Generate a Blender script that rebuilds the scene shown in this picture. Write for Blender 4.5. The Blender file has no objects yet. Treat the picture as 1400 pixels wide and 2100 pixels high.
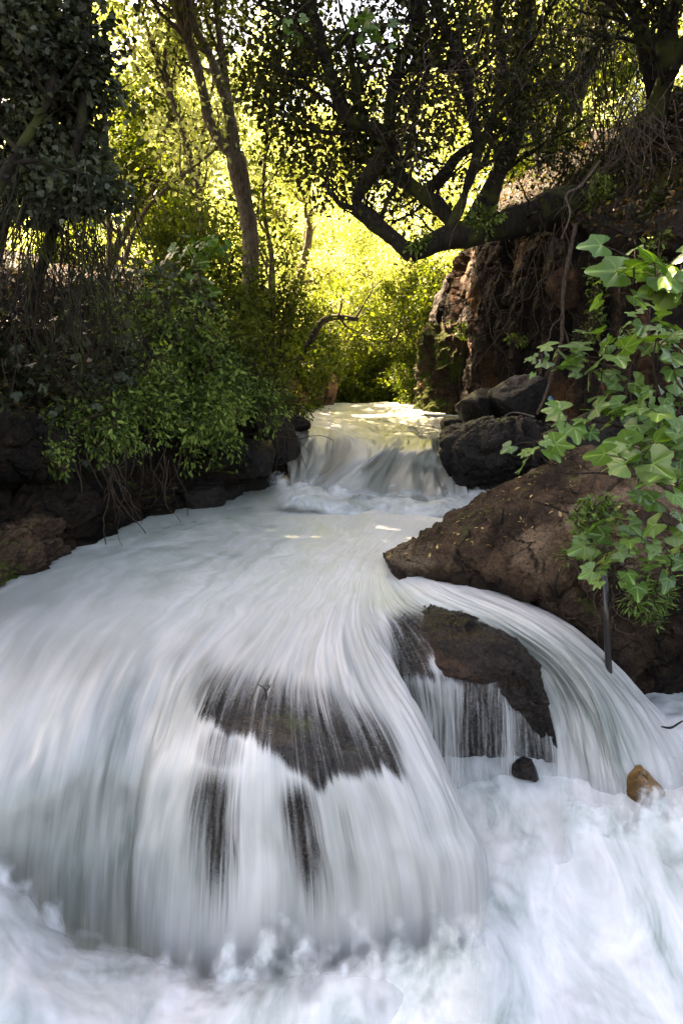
import bpy, bmesh, math, random
import numpy as np
from mathutils import Vector
C = bpy.context.scene
R = math.radians
# ------------------------------------------------------------------ camera
PITCH = R(10.9); CAMZ = 1.5; F = 1400.0
cam_d = bpy.data.cameras.new('camera'); cam = bpy.data.objects.new('camera', cam_d)
C.collection.objects.link(cam); C.camera = cam
cam_d.sensor_fit = 'VERTICAL'; cam_d.sensor_height = 36; cam_d.lens = 24
cam_d.clip_end = 1000; cam_d.clip_start = 0.05
cam.location = (0, 0, CAMZ); cam.rotation_euler = (R(90) - PITCH, 0, 0)
# ------------------------------------------------------------------ light
SUN_EL = R(50); SUN_AZ = R(-50)          # azimuth from +Y, negative = left
world = bpy.data.worlds.new('World'); C.world = world; world.use_nodes = True
wn = world.node_tree; bg = wn.nodes['Background']
sky = wn.nodes.new('ShaderNodeTexSky'); sky.sky_type = 'NISHITA'; sky.sun_disc = False
sky.sun_elevation = SUN_EL; sky.sun_rotation = SUN_AZ; sky.air_density = 1.0; sky.dust_density = 2.0; sky.ozone_density = 1.0
wn.links.new(sky.outputs[0], bg.inputs[0]); bg.inputs[1].default_value = 0.062
sun_d = bpy.data.lights.new('sun', 'SUN'); sun_d.energy = 5.0; sun_d.angle = R(0.5); sun_d.color = (1, .93, .80)
sun = bpy.data.objects.new('sun', sun_d); C.collection.objects.link(sun)
sv = Vector((math.sin(SUN_AZ)*math.cos(SUN_EL), math.cos(SUN_AZ)*math.cos(SUN_EL), math.sin(SUN_EL)))
sun.rotation_euler = sv.to_track_quat('Z', 'Y').to_euler()
C.view_settings.view_transform = 'Standard'; C.view_settings.look = 'None'
C.view_settings.exposure = 4.15; C.view_settings.use_white_balance = True; C.view_settings.white_balance_temperature = 9600; C.view_settings.white_balance_tint = 20; C.view_settings.gamma = 1
C.render.engine = 'CYCLES'
cy = C.cycles
cy.max_bounces = 7; cy.diffuse_bounces = 4; cy.glossy_bounces = 2; cy.transmission_bounces = 4
cy.transparent_max_bounces = 10; cy.sample_clamp_indirect = 6; cy.caustics_reflective = False; cy.caustics_refractive = False

# ------------------------------------------------------------------ helpers
sp_, cp_ = math.sin(PITCH), math.cos(PITCH)
def ratio(py):
    y = (1050 - py)/F
    return (-sp_ + y*cp_)/(cp_ + y*sp_)
def P(px, py, Y):                       # pixel + distance along +Y -> world
    y = (1050 - py)/F; dy = cp_ + y*sp_
    s = Y/dy
    return np.array([(px-700)/F*s, Y, CAMZ + (-sp_ + y*cp_)*s])
def PZ(px, py, z):                      # pixel + height -> world
    return P(px, py, (z - CAMZ)/ratio(py))
def proj(V):
    x, y, z = V[:, 0], V[:, 1], V[:, 2]-CAMZ
    f = y*cp_ - z*sp_; u = y*sp_ + z*cp_
    f = np.maximum(f, .05)
    return 700 + F*x/f, 1050 - F*u/f
def sstep(a, b, x):
    t = np.clip((x-a)/(b-a), 0, 1); return t*t*(3-2*t)
_rs = np.random.RandomState(7); _perm = _rs.rand(4096)
def _h(i, j, k, s):
    n = (i*374761393 + j*668265263 + k*2147483647//7 + s*974634777) & 0x7fffffff
    n = ((n ^ (n >> 13))*1274126177) & 0x7fffffff
    return ((n ^ (n >> 16)) & 0xffff)/65535.0
def vnoise(p, s=0):
    p = np.asarray(p, float); i = np.floor(p).astype(np.int64); f = p-i; f = f*f*f*(f*(f*6-15)+10)
    r = 0
    for a in (0, 1):
        for b in (0, 1):
            for c in (0, 1):
                w = (f[:, 0] if a else 1-f[:, 0])*(f[:, 1] if b else 1-f[:, 1])*(f[:, 2] if c else 1-f[:, 2])
                r = r + w*_h(i[:, 0]+a, i[:, 1]+b, i[:, 2]+c, s)
    return r*2-1
def fbm(p, o=4, s=0, g=.5):
    r = 0; a = 1; q = np.asarray(p, float)
    for k in range(o):
        r = r + a*vnoise(q, s+k); q = q*2.03+11.7; a *= g
    return r
def cells(p, s=0):                      # voronoi: random value of the cell and distance to its border
    p = np.asarray(p, float); i = np.floor(p).astype(np.int64)
    d1 = np.full(len(p), 9.); d2 = np.full(len(p), 9.); v = np.zeros(len(p))
    for a in (-1, 0, 1):
        for b in (-1, 0, 1):
            for c in (-1, 0, 1):
                I = i + np.array([a, b, c])
                q = I + np.stack([_h(I[:, 0], I[:, 1], I[:, 2], s+k) for k in (1, 2, 3)], 1)
                d = np.linalg.norm(q-p, axis=1); val = _h(I[:, 0], I[:, 1], I[:, 2], s+9)
                m = d < d1
                d2 = np.where(m, d1, np.minimum(d2, d)); v = np.where(m, val, v); d1 = np.where(m, d, d1)
    return v, d2-d1
def mesh_np(name, V, faces, mat=None, parent=None, attrs=None, smooth=True, uv=None):
    """faces: (n,3) or (n,4) array, or list of such arrays"""
    if not isinstance(faces, list): faces = [faces]
    faces = [np.asarray(f, np.int32) for f in faces if len(f)]
    me = bpy.data.meshes.new(name)
    V = np.asarray(V, np.float32)
    me.vertices.add(len(V)); me.vertices.foreach_set('co', V.ravel())
    idx = np.concatenate([f.ravel() for f in faces]); cnt = np.concatenate([np.full(len(f), f.shape[1], np.int32) for f in faces])
    st = np.concatenate([[0], np.cumsum(cnt)[:-1]]).astype(np.int32)
    me.loops.add(len(idx)); me.loops.foreach_set('vertex_index', idx)
    me.polygons.add(len(cnt)); me.polygons.foreach_set('loop_start', st); me.polygons.foreach_set('loop_total', cnt)
    me.polygons.foreach_set('use_smooth', np.full(len(cnt), smooth))
    for k, a in (attrs or {}).items():
        at = me.attributes.new(k, 'FLOAT', 'POINT'); at.data.foreach_set('value', np.asarray(a, np.float32))
    if uv is not None:
        ul = me.uv_layers.new(name='flow'); ul.data.foreach_set('uv', np.asarray(uv, np.float32)[idx].ravel())
    me.update(calc_edges=True); me.validate()
    if mat: me.materials.append(mat)
    o = bpy.data.objects.new(name, me); C.collection.objects.link(o)
    if parent: o.parent = parent
    return o
def tag(o, label=None, cat=None, group=None, kind=None):
    if label: o['label'] = label
    if cat: o['category'] = cat
    if group: o['group'] = group
    if kind: o['kind'] = kind
    return o
def empty(name, loc, label, cat, group=None):
    o = bpy.data.objects.new(name, None); C.collection.objects.link(o); o.location = loc
    o.empty_display_size = .2
    return tag(o, label, cat, group)
def setloc(o, loc):                     # keep world geometry, move the origin
    me = o.data; n = len(me.vertices); a = np.empty(n*3, np.float32); me.vertices.foreach_get('co', a)
    a = a.reshape(-1, 3)-np.asarray(loc, np.float32); me.vertices.foreach_set('co', a.ravel()); o.location = loc; me.update()
def part(o, root):                      # a mesh built in world space becomes a child of root
    l = np.array(root.location)
    me = o.data; n = len(me.vertices); a = np.empty(n*3, np.float32); me.vertices.foreach_get('co', a)
    me.vertices.foreach_set('co', (a.reshape(-1, 3)-l.astype(np.float32)).ravel()); o.parent = root; me.update(); return o
def crmat(n, m):                        # Catmull-Rom weights: n controls -> m samples
    t = np.linspace(0, n-1, m); i = np.minimum(t.astype(int), n-2); f = t-i; W = np.zeros((m, n))
    w = np.stack([-.5*f+f*f-.5*f**3, 1-2.5*f*f+1.5*f**3, .5*f+2*f*f-1.5*f**3, -.5*f*f+.5*f**3], 1)
    for k in range(4):
        j = i-1+k
        lo = j < 0; hi = j > n-1
        ok = ~(lo | hi); W[np.where(ok)[0], j[ok]] += w[ok, k]
        # linear extrapolation at the ends
        r = np.where(lo)[0]; W[r, 0] += 2*w[r, k]; W[r, 1] -= w[r, k]
        r = np.where(hi)[0]; W[r, n-1] += 2*w[r, k]; W[r, n-2] -= w[r, k]
    return W, t
def linmat(n, m):
    t = np.linspace(0, n-1, m); i = np.minimum(t.astype(int), n-2); f = t-i; W = np.zeros((m, n))
    W[np.arange(m), i] += 1-f; W[np.arange(m), i+1] += f; return W
def patch(ctrl, nu, nv):                # ctrl (a,b,k) -> (nu,nv,k)
    ctrl = np.asarray(ctrl, float); Wu, _ = crmat(ctrl.shape[0], nu); Wv, _ = crmat(ctrl.shape[1], nv)
    return np.einsum('ia,jb,abk->ijk', Wu, Wv, ctrl)
def gridfaces(nu, nv, off=0):
    i, j = np.meshgrid(np.arange(nu-1), np.arange(nv-1), indexing='ij'); a = (i*nv+j).ravel()+off
    return np.stack([a, a+nv, a+nv+1, a+1], 1)
def gridnormals(G):
    du = np.gradient(G, axis=0); dv = np.gradient(G, axis=1); n = np.cross(du, dv)
    return n/np.maximum(np.linalg.norm(n, axis=2, keepdims=True), 1e-9)
def closed_patch(G, back):              # front grid + displaced back grid stitched round the rim
    nu, nv = G.shape[:2]; B = G + np.asarray(back)
    V = np.concatenate([G.reshape(-1, 3), B.reshape(-1, 3)]); n = nu*nv
    f1 = gridfaces(nu, nv); f2 = gridfaces(nu, nv, n)[:, ::-1]
    def rim(a): a = np.asarray(a); return np.stack([a[:-1], a[1:], a[1:]+n, a[:-1]+n], 1)
    r = [rim(np.arange(nv)), rim(np.arange(nv)+(nu-1)*nv), rim(np.arange(nu)*nv), rim(np.arange(nu)*nv+nv-1)]
    return V, np.concatenate([f1, f2]+r)

# ------------------------------------------------------------------ materials
class NT:
    def __init__(s, name):
        s.m = bpy.data.materials.new(name); s.m.use_nodes = True; s.t = s.m.node_tree; s.n = s.t.nodes; s.n.clear()
        s.out = s.n.new('ShaderNodeOutputMaterial')
    def new(s, typ, props=None, **inp):
        n = s.n.new('ShaderNode'+typ)
        for k, v in (props or {}).items(): setattr(n, k, v)
        for k, v in inp.items():
            key = k.replace('_', ' ')
            if key in n.inputs.keys(): s.set(n.inputs[key], v)
            else: s.set(n.inputs[int(k[1:])], v)
        return n
    def set(s, sock, v):
        if isinstance(v, bpy.types.NodeSocket): s.t.links.new(v, sock)
        elif isinstance(v, bpy.types.Node): s.t.links.new(v.outputs[0], sock)
        else: sock.default_value = v
    def math(s, op, a, b=0.0, c=0.0, clamp=False):
        n = s.n.new('ShaderNodeMath'); n.operation = op; n.use_clamp = clamp
        s.set(n.inputs[0], a); s.set(n.inputs[1], b); s.set(n.inputs[2], c); return n.outputs[0]
    def ramp(s, fac, stops, interp='LINEAR'):
        n = s.n.new('ShaderNodeValToRGB'); s.set(n.inputs[0], fac); e = n.color_ramp; e.interpolation = interp
        while len(e.elements) < len(stops): e.elements.new(.5)
        for el, (p, c) in zip(e.elements, stops):
            el.position = p; el.color = (c if hasattr(c, '__len__') else (c, c, c))[:3]+(1,) if hasattr(c, '__len__') else (c, c, c, 1)
        return n.outputs[0]
    def mix(s, f, a, b, blend='MIX'):
        n = s.n.new('ShaderNodeMix'); n.data_type = 'RGBA'; n.blend_type = blend
        s.set(n.inputs[0], f)
        for so, v in ((n.inputs[6], a), (n.inputs[7], b)):
            s.set(so, tuple(v)+(1,) if isinstance(v, (tuple, list)) and len(v) == 3 else v)
        return n.outputs[2]
    def noise(s, vec, scale, detail=4, rough=.55, dist=0.0):
        n = s.n.new('ShaderNodeTexNoise'); s.set(n.inputs['Vector'], vec); n.inputs['Scale'].default_value = scale
        n.inputs['Detail'].default_value = detail; n.inputs['Roughness'].default_value = rough; n.inputs['Distortion'].default_value = dist
        return n.outputs['Fac']
    def attr(s, name):
        n = s.n.new('ShaderNodeAttribute'); n.attribute_name = name; return n.outputs['Fac']
    def mapping(s, vec, scale, loc=(0, 0, 0)):
        n = s.n.new('ShaderNodeMapping'); s.set(n.inputs[0], vec); n.inputs['Scale'].default_value = scale; n.inputs['Location'].default_value = loc
        return n.outputs[0]
    def pos(s): return s.n.new('ShaderNodeNewGeometry').outputs['Position']
    def bump(s, h, strength, dist, normal=None):
        n = s.n.new('ShaderNodeBump'); s.set(n.inputs['Height'], h); n.inputs['Strength'].default_value = strength; n.inputs['Distance'].default_value = dist
        if normal: s.set(n.inputs['Normal'], normal)
        return n.outputs[0]
    def done(s, shader):
        s.t.links.new(shader, s.out.inputs[0]); return s.m
def smooth01(k, v, a, b):
    n = k.n.new('ShaderNodeMapRange'); n.interpolation_type = 'SMOOTHSTEP'; k.set(n.inputs[0], v)
    n.inputs[1].default_value = a; n.inputs[2].default_value = b; return n.outputs[0]

def mat_rock(name, dark, light, rust=None, moss=0.0, wet=0.55, sc=1.0, mosscol=(.035, .05, .008), stretch=(1, 1, 1), rustamt=.55):
    k = NT(name); p = k.mapping(k.pos(), tuple(sc*v for v in stretch))
    n1 = k.noise(p, 2.2, 8, .62, .6); n2 = k.noise(p, 14, 6, .65); n3 = k.noise(p, 55, 4, .6)
    base = k.mix(smooth01(k, n1, .35, .68), dark, light)
    if rust: base = k.mix(smooth01(k, k.noise(p, 1.1, 5, .6, 1.0), rustamt, rustamt+.13), base, rust)
    base = k.mix(k.math('MULTIPLY', smooth01(k, n2, .5, .75), .5), base, tuple(min(1, c*2.2+.01) for c in light))
    base = k.mix(k.math('MULTIPLY', smooth01(k, n3, .55, .4), .5), base, tuple(c*.4 for c in dark))
    v = k.new('TexVoronoi', dict(feature='DISTANCE_TO_EDGE'), Vector=k.mix(.12, p, k.n[-1].outputs[0]) if False else p, Scale=3.1)
    crack = smooth01(k, v.outputs[0], .0, .03)
    crk = k.math('MAXIMUM', crack, smooth01(k, n1, .45, .52))
    base = k.mix(crk, tuple(c*.25 for c in dark), base)
    if moss > 0:
        g = k.n.new('ShaderNodeNewGeometry'); sx = k.new('SeparateXYZ', Vector=g.outputs['Normal'])
        mm = k.math('ADD', k.noise(p, 1.7, 6, .65), k.math('MULTIPLY', sx.outputs[2], .12))
        mf = smooth01(k, mm, .78-moss*.5, .9-moss*.5)
        base = k.mix(mf, base, k.mix(n3, mosscol, tuple(c*2.4 for c in mosscol)))
    base = k.mix(k.math('MULTIPLY', k.attr('wet'), .88), base, k.mix(1.0, base, (.22, .2, .2), 'MULTIPLY'))  # plain colour darkening by the per-vertex mask; roughness is untouched
    b = k.bump(n3, .8, .012); b = k.bump(n2, .9, .06, b); b = k.bump(crk, .5, .03, b)
    pr = k.new('BsdfPrincipled', Base_Color=base, Roughness=k.ramp(n2, [(.3, wet), (.7, min(1, wet+.3))]), Normal=b)
    pr.inputs['Specular IOR Level'].default_value = .28 if wet < .35 else .16
    return k.done(pr.outputs[0])
def mat_leaf(name, c1, c2, trans=.5, gloss=.4, tint=(1.2, 1.25, .42), rough=.45, vein=False):
    k = NT(name); r = k.attr('rnd')
    col = k.mix(r, c1, c2)
    if vein: 
        vn = k.attr('vein'); col = k.mix(k.math('MULTIPLY', vn, .75), col, tuple(min(1, c*1.9+.04) for c in c2))
        nz = k.noise(k.pos(), 60, 3); col = k.mix(k.math('MULTIPLY', nz, .35), col, tuple(c*.55 for c in c1))
    pr = k.new('BsdfPrincipled', Base_Color=col, Roughness=rough); pr.inputs['Specular IOR Level'].default_value = gloss
    if vein: k.set(pr.inputs['Normal'], k.bump(k.math('ADD', vn, k.math('MULTIPLY', nz, .6)), .5, .004))
    tc = k.mix(1.0, col, tint, 'MULTIPLY')
    tr = k.new('BsdfTranslucent', Color=tc)
    mx = k.new('MixShader'); k.set(mx.inputs[0], trans); k.set(mx.inputs[1], pr.outputs[0]); k.set(mx.inputs[2], tr.outputs[0])
    return k.done(mx.outputs[0])
def mat_bark(name, dark, light, moss=.0, sc=1.0):
    k = NT(name); p = k.pos(); q = k.mapping(p, (16*sc, 16*sc, 5*sc))
    n = k.noise(q, 1.6, 7, .7, .5); n2 = k.noise(p, 2.5, 4)
    col = k.mix(smooth01(k, n, .35, .65), dark, light)
    if moss: col = k.mix(k.math('MULTIPLY', smooth01(k, n2, .62-moss*.3, .78-moss*.3), .85), col, (.045, .055, .012))
    pr = k.new('BsdfPrincipled', Base_Color=col, Roughness=.85, Normal=k.bump(n, .9, .03)); pr.inputs['Specular IOR Level'].default_value = .25
    return k.done(pr.outputs[0])

M = {}
M['wetrock'] = mat_rock('wet dark rock', (.004, .003, .003), (.014, .011, .009), None, .12, .30)
M['bankrock'] = mat_rock('bank rock', (.004, .0028, .002), (.020, .012, .007), (.040, .020, .008), .26, .6)
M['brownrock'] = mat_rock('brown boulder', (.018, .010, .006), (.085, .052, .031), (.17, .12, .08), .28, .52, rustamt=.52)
M['cliff'] = mat_rock('cliff basalt', (.003, .0022, .0018), (.015, .009, .0055), (.075, .034, .013), .14, .7, .8, stretch=(1, 1, .45), rustamt=.53)
M['mossrock'] = mat_rock('mossy cliff', (.02, .014, .008), (.06, .04, .025), (.14, .07, .03), .62, .8, 1.0, (.022, .030, .004))
M['orangerock'] = mat_rock('orange rock', (.05, .026, .012), (.20, .11, .055), (.26, .14, .06), .05, .7)
M['redrock'] = mat_rock('reddish rock', (.03, .015, .009), (.09, .045, .025), (.12, .06, .03), .05, .7)
M['streamstone'] = mat_rock('ochre stone', (.16, .08, .02), (.40, .22, .07), None, 0, .3, 2)
M['rubyrock'] = mat_rock('submerged rock', (.007, .005, .004), (.030, .021, .016), (.065, .030, .016), .10, .16, 1.4)
M['bark_dark'] = mat_bark('dark mossy bark', (.004, .003, .0025), (.022, .017, .012), .42)
M['bark_grey'] = mat_bark('grey brown bark', (.05, .037, .026), (.17, .13, .09), .18)
M['twig'] = mat_bark('dry twig', (.018, .011, .007), (.075, .050, .035), 0, 2)
M['root'] = mat_bark('pale root', (.045, .032, .024), (.15, .115, .09), 0, 2)
def lin(h): return tuple(((c/255)/12.92 if c/255 <= .04045 else ((c/255+.055)/1.055)**2.4) for c in h)
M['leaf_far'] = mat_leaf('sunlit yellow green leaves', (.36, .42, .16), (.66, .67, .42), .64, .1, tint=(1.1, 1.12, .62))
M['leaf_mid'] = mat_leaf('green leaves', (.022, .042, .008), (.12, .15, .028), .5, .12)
M['leaf_oak'] = mat_leaf('dark oak leaves', (.008, .013, .004), (.055, .062, .020), .35, .2)
M['leaf_ivy'] = mat_leaf('grey green ivy leaves', (.006, .011, .005), (.085, .105, .072), .25, .25, rough=.45)
M['leaf_bush'] = mat_leaf('bright pinnate leaves', (.022, .055, .010), (.20, .29, .060), .35, .3)
M['leaf_fig'] = mat_leaf('fig leaves', (.030, .085, .016), (.095, .19, .038), .32, .55, (1.3, 1.5, .3), .38, vein=True)
M['leaf_herb'] = mat_leaf('small herb leaves', (.03, .08, .014), (.10, .18, .03), .35, .4)
M['leaf_dead'] = mat_leaf('dry leaves', (.05, .028, .014), (.20, .13, .06), .15, .2, (1, .8, .5))
M['leaf_yellow'] = mat_leaf('fallen yellow leaves', (.20, .12, .04), (.45, .32, .12), .1, .3)
def mat_soil():
    k = NT('dark soil and litter'); p = k.pos(); n = k.noise(p, 3, 8, .7); n2 = k.noise(p, 22, 5, .7)
    col = k.mix(smooth01(k, n, .35, .7), (.005, .0035, .0025), (.020, .013, .008)); col = k.mix(smooth01(k, n2, .6, .75), col, (.05, .03, .016))
    pr = k.new('BsdfPrincipled', Base_Color=col, Roughness=.95, Normal=k.bump(n2, .9, .08)); return k.done(pr.outputs[0])
M['soil'] = mat_soil()
def simple(name, col, rough, spec=.5):
    k = NT(name); n = k.noise(k.pos(), 90, 3); pr = k.new('BsdfPrincipled', Base_Color=k.mix(n, tuple(c*.8 for c in col), col), Roughness=rough)
    pr.inputs['Specular IOR Level'].default_value = spec; return k.done(pr.outputs[0])

def mat_water(name, pool_c=(.35, .44, .37), clear=(.155, .185, .170), foam=(.74, .75, .78), streak=1.0, su=11.0, seed=0):
    """silky flowing water: streaks follow the flow coordinates stored on the mesh; foam / thin / fall are painted per vertex"""
    k = NT(name); uvn = k.n.new('ShaderNodeUVMap'); uvn.uv_map = 'flow'; uv = uvn.outputs[0]
    pos = k.pos(); foam_a = k.attr('foam'); thin = k.attr('thin'); fall = k.attr('fall'); edge = k.attr('fade')
    warp = k.new('TexNoise', Vector=pos, Scale=2.2, Detail=3.0)
    wv = k.new('VectorMath', dict(operation='SCALE')); 
    sub = k.new('VectorMath', dict(operation='SUBTRACT')); k.set(sub.inputs[0], warp.outputs['Color']); sub.inputs[1].default_value = (.5, .5, .5)
    k.set(wv.inputs[0], sub.outputs[0]); k.set(wv.inputs['Scale'], k.math('MULTIPLY_ADD', k.math('SUBTRACT', 1.0, fall), 1.0, .05))
    add = k.new('VectorMath', dict(operation='ADD')); k.set(add.inputs[0], uv); k.set(add.inputs[1], wv.outputs[0]); q = add.outputs[0]
    fine = k.noise(k.mapping(q, (su*2.2, .40, 1), (seed, 0, 0)), 1, 3, .6)
    med = k.noise(k.mapping(q, (su*.7, .35, 1), (seed+7, 3, 0)), 1, 3, .55)
    big = k.noise(k.mapping(q, (su*.2, .4, 1), (seed+3, 9, 0)), 1, 3, .5, .3)
    st = k.math('ADD', k.math('MULTIPLY', fine, .14), k.math('ADD', k.math('MULTIPLY', med, .30), k.math('MULTIPLY', big, .56)))
    pool = k.noise(k.mapping(q, (1.3, .8, 1)), 1.1, 6, .58, 1.8)
    pat = k.n.new('ShaderNodeMix'); k.set(pat.inputs[0], fall); k.set(pat.inputs[2], k.math('ADD', k.math('MULTIPLY', pool, .62), k.math('MULTIPLY', med, .38))); k.set(pat.inputs[3], st)
    pt = k.math('MULTIPLY', k.math('SUBTRACT', pat.outputs[0], .5), k.math('MULTIPLY_ADD', fall, -.5*streak, 2.4*streak))
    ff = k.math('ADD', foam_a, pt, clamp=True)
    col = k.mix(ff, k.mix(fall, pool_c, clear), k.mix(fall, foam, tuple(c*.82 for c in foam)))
    h = k.math('ADD', k.math('MULTIPLY', st, fall), k.math('MULTIPLY', pool, .6))
    nb = k.bump(h, .15, .03)
    dif = k.new('BsdfPrincipled', Base_Color=col, Roughness=k.math('MULTIPLY_ADD', ff, .45, .22), Normal=nb)
    dif.inputs['Specular IOR Level'].default_value = .4
    trl = k.new('BsdfTranslucent', Color=col); m1 = k.new('MixShader'); k.set(m1.inputs[0], .18); k.set(m1.inputs[1], dif.outputs[0]); k.set(m1.inputs[2], trl.outputs[0])
    # thin water lets the rock show between the streaks
    sa = k.math('ADD', k.math('MULTIPLY', k.noise(k.mapping(q, (su*3.4, .5, 1), (40, 0, 0)), 1, 3, .6), .45), k.math('MULTIPLY', k.noise(k.mapping(q, (su*1.1, .4, 1), (50, 0, 0)), 1, 2, .5), .55))
    a = k.math('ADD', thin, k.math('MULTIPLY', k.math('SUBTRACT', .5, sa), k.math('MULTIPLY', smooth01(k, thin, 0, .3), 1.9)))
    a = smooth01(k, a, .05, 1.0)
    a = k.math('MAXIMUM', k.math('MULTIPLY', a, .97), edge)
    tp = k.new('BsdfTransparent'); m2 = k.new('MixShader'); k.set(m2.inputs[0], a); k.set(m2.inputs[1], m1.outputs[0]); k.set(m2.inputs[2], tp.outputs[0])
    return k.done(m2.outputs[0])
M['water'] = mat_water('silky river water', foam=(.73, .74, .75))
M['cascade'] = mat_water('upper cascade water', (.20, .22, .16), (.11, .125, .09), (.70, .69, .66), 1.0, 5.0, 20)
def mat_foam():
    k = NT('churning foam'); p = k.pos()
    n = k.noise(k.mapping(p, (1.3, .6, .8)), 1.9, 5, .55, 1.2); n2 = k.noise(k.mapping(p, (1, .4, .6)), 6, 5, .6, 1.8)
    v = k.math('ADD', k.math('MULTIPLY', n, .7), k.math('MULTIPLY', n2, .3))
    col = k.ramp(v, [(.34, (.22, .27, .26)), (.46, (.44, .48, .48)), (.62, (.64, .65, .67))])
    pr = k.new('BsdfPrincipled', Base_Color=col, Roughness=.75, Normal=k.bump(v, .10, .08)); pr.inputs['Specular IOR Level'].default_value = .2
    tp = k.new('BsdfTransparent'); m2 = k.new('MixShader'); k.set(m2.inputs[0], k.attr('fade')); k.set(m2.inputs[1], pr.outputs[0]); k.set(m2.inputs[2], tp.outputs[0])
    return k.done(m2.outputs[0])
M['foam'] = mat_foam()

# ------------------------------------------------------------------ ground and far hills
def build_ground():
    xs = np.concatenate([np.linspace(-300, -22, 30), np.linspace(-20, 20, 161), np.linspace(22, 300, 30)])
    ys = np.concatenate([np.linspace(-60, -6, 20), np.linspace(-5, 50, 190), np.linspace(52, 400, 40)])
    X, Y = np.meshgrid(xs, ys, indexing='ij')
    xl = np.interp(Y, [-60, 3, 6, 10, 15, 22, 30], [-7, -6.2, -4.8, -3.0, -3.6, -4, -5]); xr = np.interp(Y, [-60, 5, 8, 12, 16, 22, 30], [6, 5.2, 5, 4.0, 3.2, 4, 6])
    z = 2.6*(sstep(0, 3, xl-X) + sstep(0, 3, X-xr)) - 2.4
    z = np.where(Y < 12, z-.3, z)
    z += 1.2*sstep(20, 24, Y)*(1-sstep(0, 3, xl-X))*(1-sstep(0, 3, X-xr))*2.0
    z += np.clip(Y-26, 0, 200)*.20 + sstep(3, 30, X-xr)*5 + sstep(3, 30, xl-X)*2
    z += .25*fbm(np.stack([X.ravel()*.5, Y.ravel()*.5, 0*X.ravel()], 1), 4, 3).reshape(X.shape)
    G = np.stack([X, Y, z], 2)
    tag(mesh_np('ground', G.reshape(-1, 3), gridfaces(*X.shape), M['soil']), kind='structure')
build_ground()

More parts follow.
